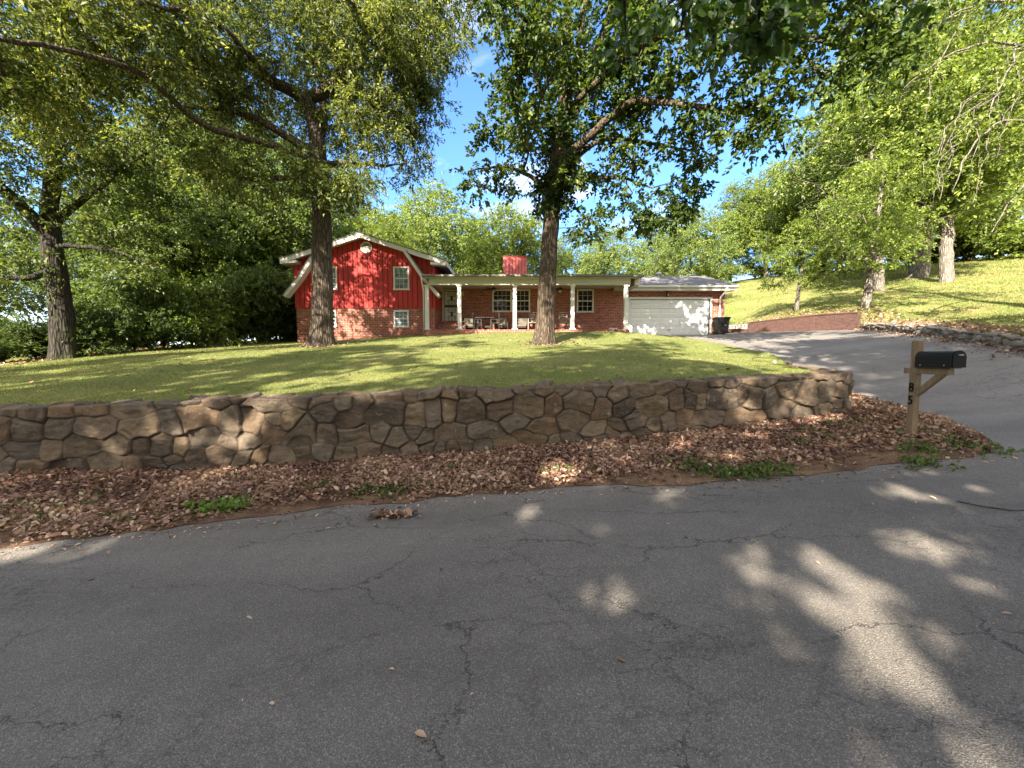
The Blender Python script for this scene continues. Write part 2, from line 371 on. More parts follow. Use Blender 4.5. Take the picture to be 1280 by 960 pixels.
# ground, far sheet
gx = np.linspace(-1, 1, 90); gx = np.sign(gx) * np.abs(gx) ** 2.4 * 900
G = np.stack(np.meshgrid(gx, gx, indexing='ij') + [np.zeros((90, 90))], -1)
G[..., 2] = -2.3
tag(grid_mesh('ground', G, HILLG), 'distant pale green ground stretching to the horizon', None, None, 'structure')
# road
xs = np.concatenate([np.linspace(-60, -12, 24)[:-1], np.linspace(-12, 14, 80)[:-1], np.linspace(14, 60, 22)]); ys = np.linspace(-16, 6.2, 60)
G = np.stack(np.meshgrid(xs, ys, indexing='ij') + [np.zeros((len(xs), len(ys)))], -1)
q = G[..., :2].reshape(-1, 2).copy(); qc = q.copy(); qc[:, 0] = np.clip(qc[:, 0], -40, 40)
G[..., 2] = (LOW.big(qc) + EYE).reshape(G.shape[:2])
tag(grid_mesh('road', G, ROADM), 'grey cracked asphalt road dappled by tree shade', None, None, 'structure')
# near roadside (behind the viewpoint)
G2 = np.stack(np.meshgrid(np.linspace(-60, 60, 60), np.linspace(-60, -3.2, 30), indexing='ij') + [np.zeros((60, 30))], -1)
q = G2[..., :2].reshape(-1, 2).copy(); q[:, 0] = np.clip(q[:, 0], -40, 40); q[:, 1] = np.clip(q[:, 1], -15, 9)
G2[..., 2] = (LOW.big(q) + EYE + .05).reshape(60, 30)
tag(grid_mesh('roadside_ground', G2, LAWN), 'grassy roadside on the near side of the road', None, None, 'structure')
# driveway: strip between left and right edge
nL = 90
dl = smooth_line(DR_L, nL, 2)
dr = smooth_line([(20, 5.6), (15.5, 6.0), (12.9, 7.4), (12.45, 9.4), (13.5, 11.7), (15.0, 14.1), (16.6, 17.4), (17.45, 20), (15.5, 25.9), (14.6, 27.6), (13.9, 30)], nL, 2)
tt = np.linspace(0, 1, 40)[None, :, None]
D2 = dl[:, None] * (1 - tt) + dr[:, None] * tt
D = np.concatenate([D2, (LOW.big(D2.reshape(-1, 2)) + EYE + .006).reshape(nL, 40, 1)], 2)
tag(grid_mesh('driveway', D, DRIVEM), 'wide grey asphalt driveway climbing to the garage', None, None, 'structure')
# verge
nv = 260
va = resample(smooth_line(ROAD_EDGE, 200, 2), nv)
vb = resample([(-40, 4.6)] + WALL_B[:9] + [(6.55, 7.45), (6.85, 8.1), (7.3, 9.4), (7.75, 10.4)], nv)
# right tip: keep the far line from folding over
vb2 = np.array(vb)
ve = resample(VERGE_R[:6], 40)
tt = np.linspace(0, 1, 26)[None, :, None]
wob = vnoise(np.stack([va[:, 0] * 1.6, va[:, 1] * 0, va[:, 1] * 0], 1)) * .09 + vnoise(np.stack([va[:, 0] * 6, va[:, 1] * 0 + 5, va[:, 1] * 0], 1)) * .04
va[:, 1] += wob
V2 = va[:, None] * (1 - tt) + vb2[:, None] * tt
fade = np.sin(np.clip(tt, 0, 1) * math.pi / 2)
vz = LOW.big(V2.reshape(-1, 2)).reshape(nv, 26) + EYE
mound = (.008 + .025 * fade[..., 0]) + .02 * fbm(np.concatenate([V2.reshape(-1, 2) * 1.5, np.zeros((nv * 26, 1))], 1), 3).reshape(nv, 26) * fade[..., 0]
VG = np.concatenate([V2, (vz + mound)[..., None]], 2)
tag(grid_mesh('verge', VG, SOIL), 'earth verge between the road and the stone wall', None, None, 'structure')
# verge end, between the wall return and the driveway
a = resample([(6.1, 4.92)] + [(6.5, 7.4), (6.8, 8.1), (7.25, 9.4), (7.85, 10.9), (8.6, 12.45)], 60); b = resample(VERGE_R, 60)
tt = np.linspace(0, 1, 16)[None, :, None]; V2 = a[:, None] * (1 - tt) + b[:, None] * tt
V2[1:, -1] += (vnoise(np.stack([np.arange(59) * .35, np.zeros(59), np.zeros(59)], 1)) * .08)[:, None]
VE = np.concatenate([V2, (LOW.big(V2.reshape(-1, 2)).reshape(60, 16) + EYE + .02 + .04 * np.sin(tt[..., 0] * math.pi))[..., None]], 2)
tag(grid_mesh('verge', VE, SOIL), 'earth around the mailbox at the driveway corner', None, None, 'structure')
# lawn (Coons patch)
nf, nb = 150, 90
front = smooth_line([(-45, 4.2)] + [(x, y + .30) for x, y in WALL_B[:7]] + [(5.1, 7.3), (5.9, 7.6)], nf, 1)
front[:, 1] += 0
right = resample([(5.9, 7.6), (6.3, 8.3), (6.95, 9.6), (7.6, 11.1), (8.4, 12.5), (8.98, 14), (8.88, 17), (8.63, 20), (7.93, 22), (7.03, 23.5), (7.03, 33)], nb)
back = resample([(-45, 34), (-14, 33.2), (7.03, 33)], nf); left = resample([(-45, 4.2), (-45, 34)], nb)
s = np.linspace(0, 1, nf)[:, None, None]; t = np.linspace(0, 1, nb)[None, :, None]
C = (1 - t) * front[:, None] + t * back[:, None] + (1 - s) * left[None] + s * right[None] - ((1 - s) * (1 - t) * front[0] + s * (1 - t) * front[-1] + (1 - s) * t * back[0] + s * t * back[-1])
LZ = HI.big(C.reshape(-1, 2)).reshape(nf, nb) + EYE
LZ += .012 * fbm(np.concatenate([C.reshape(-1, 2) * .8, np.zeros((nf * nb, 1))], 1), 3).reshape(nf, nb)
LG = np.concatenate([C, LZ[..., None]], 2)
bank = LG[-1:].copy(); dirn = np.gradient(bank[0, :, :2], axis=0); dirn = unit(dirn); bank[0, :, 0] += dirn[:, 1] * .40; bank[0, :, 1] -= dirn[:, 0] * .40; bank[0, :, 2] = LOW.big(bank[0, :, :2]) + EYE - .03; LG = np.concatenate([LG, .5 * LG[-1:] + .5 * bank + np.array([0, 0, .06]), bank], 0)
tag(grid_mesh('lawn', LG, LAWN), 'mown green front lawn sloping up to the house', None, None, 'structure')
# hillside
nh = 170
ha = resample(HB, nh); ho = resample([(140, 12), (150, 60), (140, 150), (40, 150), (-45, 150)], nh)
tt = (np.linspace(0, 1, 70) ** 1.9)[None, :, None]; H2 = ha[:, None] * (1 - tt) + ho[:, None] * tt
hq = H2.reshape(-1, 2).copy(); hq[:, 0] = np.clip(hq[:, 0], -45, 95); hq[:, 1] = np.clip(hq[:, 1], 5, 105)
hz = HILL.big(hq).reshape(nh, 70) + EYE + .12 * fbm(np.concatenate([H2.reshape(-1, 2) * .35, np.zeros((nh * 70, 1))], 1), 4).reshape(nh, 70) * np.clip(tt[..., 0] * 30, 0, 1)
HG = np.concatenate([H2, hz[..., None]], 2); HG = np.concatenate([HG[:, :1] - np.array([0, 0, 1.2]), HG], 1)
tag(grid_mesh('hillside', HG, HILLG), 'sunlit grassy hillside rising right of the driveway', None, None, 'structure')

def grid_sample(Gd, n, wfun=None):
    """random points on a grid surface, area weighted"""
    a, b, c, d = Gd[:-1, :-1], Gd[1:, :-1], Gd[1:, 1:], Gd[:-1, 1:]
    ar = np.linalg.norm(np.cross(c - a, d - b), axis=2) / 2
    if wfun is not None: ar = ar * wfun((a + c) / 2)
    ar = ar.ravel(); idx = rng.choice(len(ar), n, p=ar / ar.sum()); i, j = np.unravel_index(idx, a.shape[:2])
    u, v = rng.random((2, n, 1))
    return a[i, j] * (1 - u) * (1 - v) + b[i, j] * u * (1 - v) + c[i, j] * u * v + d[i, j] * (1 - u) * v

# ------------------------------------------------------------------ leaves
def leaf_mesh(name, pos, dirs, nrm, L, W, v, broad=False):
    dirs = unit(dirs); nrm = unit(nrm - dirs * np.sum(nrm * dirs, 1, keepdims=True)); side = np.cross(dirs, nrm)
    L, W = L[:, None], W[:, None]; n = len(pos)
    fold = nrm * W * .18
    if not broad:
        V = np.stack([pos, pos + dirs * L * .42 - side * W / 2 + fold, pos + dirs * L - nrm * L * .06, pos + dirs * L * .42 + side * W / 2 + fold], 1)
        Fq = np.arange(n)[:, None] * 4 + np.array([0, 1, 2, 3]); fv = v
    else:
        V = np.stack([pos, pos + dirs * L * .22 - side * W * .42 + fold, pos + dirs * L * .62 - side * W * .46 + fold, pos + dirs * L - nrm * L * .12,
                      pos + dirs * L * .62 + side * W * .46 + fold, pos + dirs * L * .22 + side * W * .42 + fold], 1)
        Fq = (np.arange(n)[:, None, None] * 6 + np.array([[0, 1, 2, 3], [0, 3, 4, 5]])).reshape(-1, 4); fv = np.repeat(v, 2)
    return np_mesh(name, V.reshape(-1, 3), Fq, None, {'v': np.clip(fv, 0, 1)})
def sprays(centres, radii, twigs, per, L, asp, droop=.35, flat=.6, vspread=.2, size_var=.3, ordn=True):
    """twigs fanning out of each clump centre, leaves along every twig"""
    k = len(centres)
    c = np.repeat(centres, twigs, 0); r = np.repeat(radii, twigs)
    d = rng.normal(size=(k * twigs, 3)); d[:, 2] *= flat; d = unit(d)
    start = c + d * (r * rng.random(k * twigs) ** .6 * .75)[:, None]
    tl = r * rng.uniform(.35, .8, k * twigs)
    t = np.tile((np.arange(per) + .5) / per, k * twigs)
    ii = np.repeat(np.arange(k * twigs), per); n = len(ii)
    base = start[ii] + d[ii] * (tl[ii] * t)[:, None]
    base[:, 2] -= droop * tl[ii] * t ** 2
    base += rng.normal(size=(n, 3)) * (.06 * r[ii])[:, None]
    dd = d[ii] + rng.normal(size=(n, 3)) * .75; dd[:, 2] -= droop
    nn = np.array([0, 0, .8]) + rng.normal(size=(n, 3)) * .75
    LL = L * rng.uniform(1 - size_var, 1 + size_var, n)
    clump_v = np.repeat(rng.normal(0, .12, k), twigs * per)
    v = np.clip(.5 + clump_v + rng.normal(0, vspread, n), 0, 1)
    return base, dd, nn, LL, LL * asp * rng.uniform(.8, 1.2, n), v

# ------------------------------------------------------------------ trees
class Skel:
    def __init__(s): s.p, s.par, s.r0, s.mn = [], [], [], []
    def line(s, pts, r0, r1, parent=-1, step=.35, wig=.06):
        p = np.array(pts, float)
        L = np.concatenate([[0], np.cumsum(np.linalg.norm(np.diff(p, axis=0), axis=1))]); n = max(2, int(L[-1] / step) + 1)
        # smooth by chaikin
        q = p
        for _ in range(2):
            o = [q[0]]
            for a, b in zip(q[:-1], q[1:]): o += [.75 * a + .25 * b, .25 * a + .75 * b]
            o.append(q[-1]); q = np.array(o)
        L = np.concatenate([[0], np.cumsum(np.linalg.norm(np.diff(q, axis=0), axis=1))]); tt = np.linspace(0, L[-1], n)
        g = np.stack([np.interp(tt, L, q[:, k]) for k in range(3)], 1)
        if n > 4: g[2:-1] += rng.normal(size=(n - 3, 3)) * wig * step
        ids = []
        for i in range(0 if parent < 0 else 1, n):
            f = i / (n - 1)
            s.p.append(g[i]); s.par.append(parent if not ids else ids[-1]); s.r0.append(r0 * (1 - f) + r1 * f); ids.append(len(s.p) - 1)
        return ids
    def nearest(s, q, ok=None):
        P = np.array(s.p); d = np.linalg.norm(P - q, axis=1)
        if ok is not None: d = np.where(ok, d, 1e9)
        return int(np.argmin(d))
    def limb(s, pts, r0, r1, **kw):
        i = s.nearest(np.array(pts[0])); return s.line([s.p[i]] + list(pts[1:]), r0, r1, parent=i, **kw)
    def grow(s, A, minz, up=.25, step=.4):
        P0 = np.array(s.p); dist = np.min(np.linalg.norm(A[:, None] - P0[None], axis=2), axis=1)
        s.tips = []
        for a in A[np.argsort(dist)]:
            P = np.array(s.p); d = np.linalg.norm(P - a, axis=1)
            d = d + .9 * np.clip(P[:, 2] - a[2], 0, None) * .5 + np.where(P[:, 2] < minz, 50, 0)
            i = int(np.argmin(d)); b = P[i]; L = np.linalg.norm(a - b)
            m = (a + b) / 2; m[2] += up * L * .5; m += rng.normal(size=3) * .10 * L
            ids = s.line([b, m, a], .0, .0, parent=i, step=step, wig=.12)
            s.tips.append(ids[-1] if ids else i)
    def radii(s, rt=.011, ex=.46):
        n = len(s.p); cnt = np.zeros(n)
        ch = [[] for _ in range(n)]
        for i, p in enumerate(s.par):
            if p >= 0: ch[p].append(i)
        for i in range(n - 1, -1, -1):
            if not ch[i]: cnt[i] += 1
            if s.par[i] >= 0: cnt[s.par[i]] += cnt[i]
        s.rad = np.maximum(np.array(s.r0), rt * cnt ** ex); s.ch = ch
        for i in range(n):
            if s.par[i] >= 0: s.rad[i] = min(s.rad[i], s.rad[s.par[i]])
    def chains(s):
        out, stack = [], [0]
        done = set()
        roots = [i for i, p in enumerate(s.par) if p < 0]
        stack = [(r, -1) for r in roots]
        while stack:
            i, pr = stack.pop(); c = [pr] if pr >= 0 else []
            while True:
                c.append(i)
                k = sorted(s.ch[i], key=lambda j: -s.rad[j])
                if not k: break
                for j in k[1:]: stack.append((j, i))
                i = k[0]
            out.append(c)
        return out
    def mesh(s, name, sides_hi=14, flare=0, ridge=0, minr=.0):
        Vs, Fs, off = [], [], 0
        P = np.array(s.p)
        for ci, c in enumerate(s.chains()):
            pts = P[c]; r = s.rad[c].copy()
            if s.par[c[0]] >= 0 or ci > 0: r[0] = min(r[0], r[1] * 1.25 if len(r) > 1 else r[0])
            if r.max() < minr or len(c) < 2: continue
            r[-1] *= .6
            hi = ci == 0 and ridge > 0
            n = 44 if hi else (sides_hi if r.max() > .08 else (7 if r.max() > .03 else 5))
            if hi:
                L = np.concatenate([[0], np.cumsum(np.linalg.norm(np.diff(pts, axis=0), axis=1))]); tt = np.arange(0, L[-1], .09)
                pts = np.stack([np.interp(tt, L, pts[:, k]) for k in range(3)], 1); r = np.interp(tt, L, r)
                if flare: r = r * (1 + flare * np.exp(-tt / .38))
            d = unit(np.gradient(pts, axis=0)) if len(pts) > 1 else np.array([[0, 0, 1.]])
            a = np.array([1, 0, 0.]) if abs(d[0, 0]) < .8 else np.array([0, 1., 0]); fr = []
            for i in range(len(pts)):
                a = a - d[i] * a.dot(d[i]); a = a / (np.linalg.norm(a) + 1e-9); fr.append(a)
            fr = np.array(fr); bb = np.cross(d, fr); th = np.arange(n) * 2 * math.pi / n
            ring = fr[:, None] * np.cos(th)[None, :, None] + bb[:, None] * np.sin(th)[None, :, None]
            rr = np.repeat(r[:, None], n, 1)
            if hi:
                q = np.stack([np.cos(th)[None] * 3.2 + 0 * rr, np.sin(th)[None] * 3.2 + 0 * rr, np.repeat(np.arange(len(pts))[:, None] * .09 * 1.1, n, 1)], -1).reshape(-1, 3)
                nz = 1 - np.abs(vnoise(q * np.array([2.6, 2.6, 1.3]) + 3)) * 2
                lob = np.cos(5 * th + 1)[None] * np.exp(-np.arange(len(pts)) * .09 / .5)[:, None] * .10
                rr = rr * (1 + ridge * nz.reshape(rr.shape) + .05 * vnoise(q * .5).reshape(rr.shape) + lob)
            V = (pts[:, None] + ring * rr[..., None]).reshape(-1, 3)
            i = np.arange(len(pts) - 1)[:, None] * n + np.arange(n)[None]; j = np.arange(len(pts) - 1)[:, None] * n + (np.arange(n)[None] + 1) % n
            Fs.append(np.stack([i, j, j + n, i + n], -1).reshape(-1, 4) + off); Vs.append(V); off += len(V)
        return np_mesh(name, np.concatenate(Vs), np.concatenate(Fs))
def blob_points(blobs, per_m3=.35, cap=60, shell=.5, mind=.0):
    out = []
    for b in blobs:
        c = np.array(b[:3]); r = np.array([b[3], b[3], b[4] if len(b) > 4 else b[3] * .75])
        n = int(min(cap, max(5, per_m3 * 4.19 * r.prod())))
        d = unit(rng.normal(size=(n, 3))); out.append(c + d * r * (rng.random((n, 1)) ** shell))
    return np.concatenate(out)
def build_tree(name, sk, blobs, base, leafmat, bark, label, group=None, cat='tree', per_m3=.35, clump_r=.75, twigs=9, per=12, L=.13, asp=.5, broad=False,
               droop=.35, minz=2.5, ridge=0, flare=.0, tint=(1, 1, 1), cap=60, flat=.6, vspread=.2, rt=.011, keep=None):
    """everything is given in world space and stored relative to the base"""
    base = np.array(base, float)
    A = blob_points(blobs, per_m3, cap)
    sk.grow(A, base[2] + minz); sk.radii(rt)
    root = empty(name, base, 0, label, cat, group)
    me = sk.mesh('trunk', ridge=ridge, flare=flare); me.transform(Matrix.Translation(-Vector(base)))
    link_mesh('trunk', me, bark, root, True)
    C_ = A + rng.normal(size=A.shape) * .1
    b_, d_, n_, L_, W_, v_ = sprays(C_, clump_r * rng.uniform(.7, 1.25, len(C_)), twigs, per, L, asp, droop, flat, vspread)
    if keep is not None:
        kp = np.concatenate([keep(x_) for x_ in np.array_split(b_, 12)]); b_, d_, n_, L_, W_, v_ = (x_[kp] for x_ in (b_, d_, n_, L_, W_, v_))
    cm = leaf_mesh('crown', b_ - base, d_, n_, L_, W_, v_, broad)
    cr = link_mesh('crown', cm, leafmat, root); cr.color = tuple(tint) + (1,)
    return root

# ---- big willow oak left of the red wing
p = lambda a, b, y: tuple(at(a, b, y))
b1 = (at(402, 432, 16).x, 16, zh(at(402, 432, 16).x, 16) - .12)
sk = Skel()
sk.line([b1, p(403, 380, 16), p(403, 320, 16), p(402, 255, 16), p(399, 205, 16)], .42, .30, wig=.03)
top = len(sk.p) - 1
sk.line([sk.p[top], p(395, 165, 16), p(386, 128, 16.1), p(372, 118, 16), p(345, 106, 15.6), p(300, 75, 15), p(250, 30, 14.5), p(190, -60, 14)], .30, .06, parent=top)
sk.limb([p(386, 126, 16.1), p(412, 112, 16.4), p(432, 92, 16.6), p(446, 62, 16.6), p(462, 32, 16.4), p(486, -20, 16), p(500, -120, 16)], .24, .06)
sk.limb([p(398, 195, 16), p(370, 178, 15.6), p(340, 158, 15.2), p(300, 140, 14.8), p(250, 135, 14)], .19, .05)
sk.limb([p(402, 205, 16), p(420, 206, 16), p(455, 204, 16.4), p(480, 208, 16.8), p(505, 205, 17)], .14, .03)
sk.limb([p(398, 200, 16), p(330, 176, 14.6), p(262, 165, 13.2), p(212, 122, 12.0), p(190, 98, 11.3), p(150, 80, 10.5), p(90, 62, 9.6), p(10, 50, 8.8), p(-120, 20, 8)], .125, .04)
sk.limb([p(398, 192, 16), p(405, 120, 17.5), p(395, 40, 18.5), p(385, -90, 18.5)], .22, .05)
sk.limb([p(400, 215, 16), p(360, 222, 15), p(310, 226, 14.2), p(265, 214, 14)], .13, .03)
sk.limb([p(340, 105, 15.6), p(300, 60, 13.5), p(290, 38, 12.5), p(230, 10, 11.5), p(170, 5, 10.5)], .13, .04)
blobs = [(480, 50, 16.5, 2.3), (530, 40, 17, 1.7), (525, 90, 17.2, 1.3), (505, 130, 17, 1.3), (470, 160, 17.2, 1.7), (500, 185, 17.5, 1.2), (530, 150, 17.2, 1.0), (545, 70, 17, 1.3), (450, 130, 15.5, 1.6), (490, 90, 15.5, 1.7), (455, 205, 16.2, 1.1), (500, 170, 16, 1.3), (520, 205, 16.8, .7), (430, 245, 15.8, .8), (560, 30, 17, 1.1), (545, 110, 17, .9), (470, 20, 14, 1.6), (510, 60, 15.2, 1.4), (480, 140, 15.6, 1.3), (440, 60, 15, 1.4), (530, 120, 16.4, .9), (555, 60, 16.6, .9), (440, 20, 15, 2.0), (400, 60, 18, 2.2), (350, 40, 14.5, 1.9), (300, 100, 15, 2.1), (240, 60, 13, 2.0),
         (200, 150, 15, 1.9), (160, 40, 11, 1.8), (100, 105, 12, 1.8), (40, 25, 9.5, 1.4), (30, 105, 11.5, 1.6), (310, 180, 14.3, 1.3), (380, 222, 14.2, 1.0), (255, 205, 14.6, 1.3), (440, 228, 15.6, .9), (425, 170, 18, 1.5), (330, 228, 14.2, 1.1), (400, 238, 14.6, .9), (285, 215, 13.9, 1.1), (445, 236, 15, .8), (370, 205, 14, 1.0), (350, 140, 17.5, 2),
         (170, 205, 16, 1.3), (60, 180, 13.5, 1.5), (410, -120, 16.5, 4), (250, -100, 14, 3.6), (90, -70, 10.5, 2.8), (540, -60, 17, 2.8), (-90, 30, 9, 2.5), (330, -20, 19, 3), (430, 110, 19, 2.2), (480, 110, 18.5, 1.6), (545, 10, 17.5, 1.2), (120, 20, 14, 2.2), (230, 110, 17, 2.4)]
sk.limb([p(420, -20, 16), (-5.5, 13, 13.0), (-4.2, 10, 12.2), (-2.8, 8, 11.0)], .10, .03)  # bough and its clumps added out of view to shade the middle oak's trunk
B = [tuple(at(a, b, y)) + (r, r * .72) for a, b, y, r in blobs] + [(-2.6, 8.0, 10.6, 1.5, 1.2), (-3.5, 6.4, 12.2, 1.5, 1.2), (-1.9, 9.2, 10.6, 1.0, .8), (-4.4, 9.5, 12.8, 1.4, 1.1)]
t1 = build_tree('oak_tree', sk, B, b1, LEAF_N, BARK1, 'tall oak with narrow leaves and long low limbs in front of the red wing', per_m3=1.15, cap=85, clump_r=.64, twigs=12, per=18, L=.145, asp=.34, droop=.6, minz=4.5, ridge=.05, flare=.45, vspread=.30)

# ---- oak in the middle
b2 = (at(679, 431, 16).x, 16, zh(at(679, 431, 16).x, 16) - .12)
sk = Skel()
sk.line([b2, p(683, 380, 16), p(686, 320, 16), p(689, 265, 16), p(694, 215, 16), p(699, 180, 16)], .37, .27, wig=.03)
top = len(sk.p) - 1
sk.line([sk.p[top], p(703, 140, 16), p(706, 90, 16), p(709, 40, 16), p(708, -30, 16), p(712, -160, 16)], .22, .06, parent=top)
sk.limb([p(700, 175, 16), p(722, 135, 16.3), p(738, 95, 16.5), p(746, 60, 16.6), p(766, 5, 16.6), p(790, -100, 16.5)], .20, .05)
sk.limb([p(702, 150, 16), p(716, 100, 15.6), p(724, 50, 15.4), p(735, -10, 15.2), p(745, -120, 15)], .15, .05)
sk.limb([p(696, 200, 16), p(760, 150, 15), p(790, 122, 14.4), p(838, 130, 13.6), p(880, 134, 13), p(930, 140, 12.3), p(985, 160, 11.5)], .17, .03)
sk.limb([p(690, 235, 16), p(735, 222, 15.8), p(775, 222, 15.6), p(815, 235, 15.5)], .12, .03)
sk.limb([p(692, 225, 16), p(735, 180, 16), p(765, 170, 15.8), p(810, 178, 15.4), p(870, 190, 15.3)], .14, .03)
sk.limb([p(690, 240, 16), p(655, 214, 16), p(620, 208, 16), p(585, 214, 16)], .11, .02)
sk.limb([p(697, 180, 16), p(680, 135, 15.8), p(668, 100, 15.6), p(668, 70, 15.5), p(684, 55, 15.4)], .10, .03)
sk.limb([p(703, 140, 16), p(780, 70, 14), p(840, 38, 12.8), p(885, 25, 12), p(960, 40, 11.3), p(1030, 55, 11), p(1085, 50, 11)], .13, .03)
sk.limb([p(1000, 48, 11.1), p(1010, 75, 11.1), p(1020, 93, 11.1), p(1048, 95, 11.2)], .04, .015)
blobs = [(600, 212, 16, .95), (636, 222, 16, .75), (655, 190, 15.6, .8), (616, 160, 15.5, .6), (650, 35, 12.3, 1.2), (615, 25, 12.6, .9), (640, 92, 12.8, .7), (660, 70, 12.6, .9), (690, 60, 12.2, .9), (655, 150, 13.5, .6), (690, 40, 15.2, 1.4), (745, 95, 16, 1.5), (800, 55, 14, 1.6), (855, 95, 13.4, 1.2), (925, 150, 12.3, .85), (975, 168, 11.6, .6), (900, 40, 11.6, 1.2), (985, 60, 11.2, 1.2),
         (1070, 45, 11.2, 1.2), (1110, 20, 11.2, 1.1), (1100, 70, 11.3, .7), (960, 20, 11.5, 1.2), (800, 100, 14.3, 1.2), (870, 160, 14, .9), (760, 120, 15.6, 1.2), (790, 200, 15.4, 1.0), (800, 280, 15.8, .8), (850, 260, 15.8, .7), (670, 150, 15.5, .9), (1035, 100, 11.2, .75), (820, 190, 15.2, 1.1), (885, 212, 15.5, .75), (775, 245, 15.6, 1.1), (832, 275, 16, .65), (760, 170, 15.6, 1.1), (720, 130, 15.4, 1.2), (715, 215, 15.3, .8), (845, 235, 15.6, .7), (900, 130, 12.6, .7), (960, 110, 11.6, .8), (635, 120, 15.6, .5),
         (720, -100, 16, 3.6), (880, -90, 13, 2.6), (1010, -50, 11, 2.0), (640, -70, 15.5, 2.2), (780, 10, 16.6, 1.8), (700, 90, 17.5, 1.6), (800, 130, 14.6, .9), (735, 285, 15.8, .6)]
B = [tuple(at(a, b, y)) + (r, r * .8) for a, b, y, r in blobs]
t2 = build_tree('oak_tree', sk, B, b2, LEAF_O, BARK2, 'oak with ivy on its straight trunk standing before the white porch', per_m3=1.7, cap=85, clump_r=.60, twigs=10, per=12, L=.155, asp=.55, broad=True, droop=.25, minz=4.6, ridge=.05, flare=.5, flat=.8)
# ivy on the trunk
iv = []
for k in range(150):
    py = random.uniform(150, 268); q = Vector(at(np.interp(py, [180, 265], [699, 689]) , py, 16)); a = random.uniform(0, 6.28)
    rr = random.uniform(.3, .62) * (1 if py > 170 else .7); iv.append((q.x + math.cos(a) * rr, q.y + math.sin(a) * rr, q.z))
iv = np.array(iv)
b_, d_, n_, L_, W_, v_ = sprays(iv, np.full(len(iv), .34), 7, 9, .11, .75, .6)
io = link_mesh('ivy', leaf_mesh('ivy', b_ - np.array(b2), d_, n_, L_, W_, v_ * .8), LEAF_L, t2); io.color = (.8, .85, .8, 1)

# ---- dark tree at the left edge
b3 = at(80, 443, 14.7); b3 = (b3.x, 14.7, zh(b3.x, 14.7) - .15)
sk = Skel()
sk.line([b3, p(78, 400, 14.7), p(72, 350, 14.7), p(66, 310, 14.7), p(63, 285, 14.7)], .36, .27, wig=.04); top = len(sk.p) - 1
sk.line([sk.p[top], p(62, 240, 14.8), p(70, 190, 15), p(60, 120, 15), p(55, 20, 15), p(60, -80, 15)], .26, .06, parent=top)
sk.limb([p(64, 300, 14.7), p(45, 275, 14.4), p(20, 250, 14), p(0, 236, 13.7), p(-50, 190, 13), p(-120, 120, 13)], .22, .05)
sk.limb([p(66, 310, 14.7), p(85, 306, 14.6), p(130, 310, 14.6), p(165, 322, 14.8), p(200, 330, 15)], .10, .02)
sk.limb([p(70, 340, 14.7), p(40, 350, 14.4), p(0, 346, 14), p(-50, 340, 13.6)], .13, .04)
sk.limb([p(63, 290, 14.7), p(100, 250, 15.5), p(150, 215, 16), p(200, 180, 16.5)], .15, .04)
blobs = [(60, 170, 14, 2.0), (130, 220, 15.4, 1.6), (200, 240, 16.5, 1.7), (0, 250, 13.4, 1.3), (150, 290, 15.2, .9), (30, 320, 13.6, .8), (250, 270, 18, 1.5), (-60, 150, 13, 2.4), (165, 335, 15, .6), (20, 290, 15, 1.1), (100, 290, 16, .9), (-40, 350, 13.4, 1.0), (100, 130, 15.5, 2.2), (20, 90, 14.5, 2.3), (60, 0, 15, 3), (-80, 40, 13.5, 3), (120, 180, 17, 2), (20, 370, 14.2, .6), (10, 205, 14, 1.2)]
B = [tuple(at(a, b, y)) + (r, r * .7) for a, b, y, r in blobs]
build_tree('shade_tree', sk, B, b3, LEAF_N, BARKD, 'dark forked tree at the left end of the hedgerow', per_m3=.8, cap=65, clump_r=.75, twigs=10, per=14, L=.15, asp=.42, droop=.5, minz=2.2, ridge=.03, flare=.3, tint=(.8, .85, .85))

# ---- shared background trees
def proto_tree(name, h, r, n_blob, seed_blobs, leafmat, bark, L, per_m3, clump_r, twigs, per, asp, trunk_r, minz, broad=False, flat=.6, droop=.35, cap=26):
    sk = Skel(); lean = rng.normal(size=2) * .04 * h
    sk.line([(0, 0, -.3), (lean[0] * .2, lean[1] * .2, h * .18), (lean[0] * .6, lean[1] * .6, h * .45), (lean[0], lean[1], h * .8)], trunk_r, trunk_r * .25)
    B = []
    for k in range(n_blob):
        f = (k + .5) / n_blob; z = h * (.24 + .70 * f); w = r * (math.sin(math.pi * (.24 + .68 * f)) ** .8)
        a = k * 2.4 + rng.random() * .8; d = w * rng.uniform(.35, .72)
        B.append((math.cos(a) * d, math.sin(a) * d, z, w * rng.uniform(.42, .6), w * rng.uniform(.3, .42)))
    B += seed_blobs
    return build_tree(name, sk, B, (0, 0, 0), leafmat, bark, 'x', cat='tree', per_m3=per_m3, clump_r=clump_r, twigs=twigs, per=per, L=L, asp=asp, minz=minz, broad=broad, flat=flat, droop=droop, cap=cap)
protoA = proto_tree('deciduous_tree', 15, 5.6, 18, [(0, 0, 13.6, 1.6)], LEAF_B, BARKG, .21, .62, 1.0, 10, 14, .5, .32, 2.6, cap=34)
protoB = proto_tree('deciduous_tree', 17, 4.8, 18, [(0, 0, 15.6, 1.4)], LEAF_B, BARKG, .20, .62, .95, 10, 14, .48, .30, 2.8, cap=34)
protoC = proto_tree('deciduous_tree', 9, 3.4, 12, [(0, 0, 8.1, 1.0)], LEAF_B, BARKG, .16, 1.0, .7, 9, 13, .5, .17, 2.0, flat=.45, cap=30)
def place(proto, first, name, x, y, z, s, rz, label, group, tint, sz=1.0, cat='tree'):
    o = proto if first else copy_tree(proto)
    o.name = name; o.location = (x, y, z); o.scale = (s, s, s * sz); o.rotation_euler = (0, 0, rz)
    tag(o, label, cat, group)
    for c in children(o):
        if c.name.startswith('crown'): c.color = tuple(tint) + (1,)
    return o
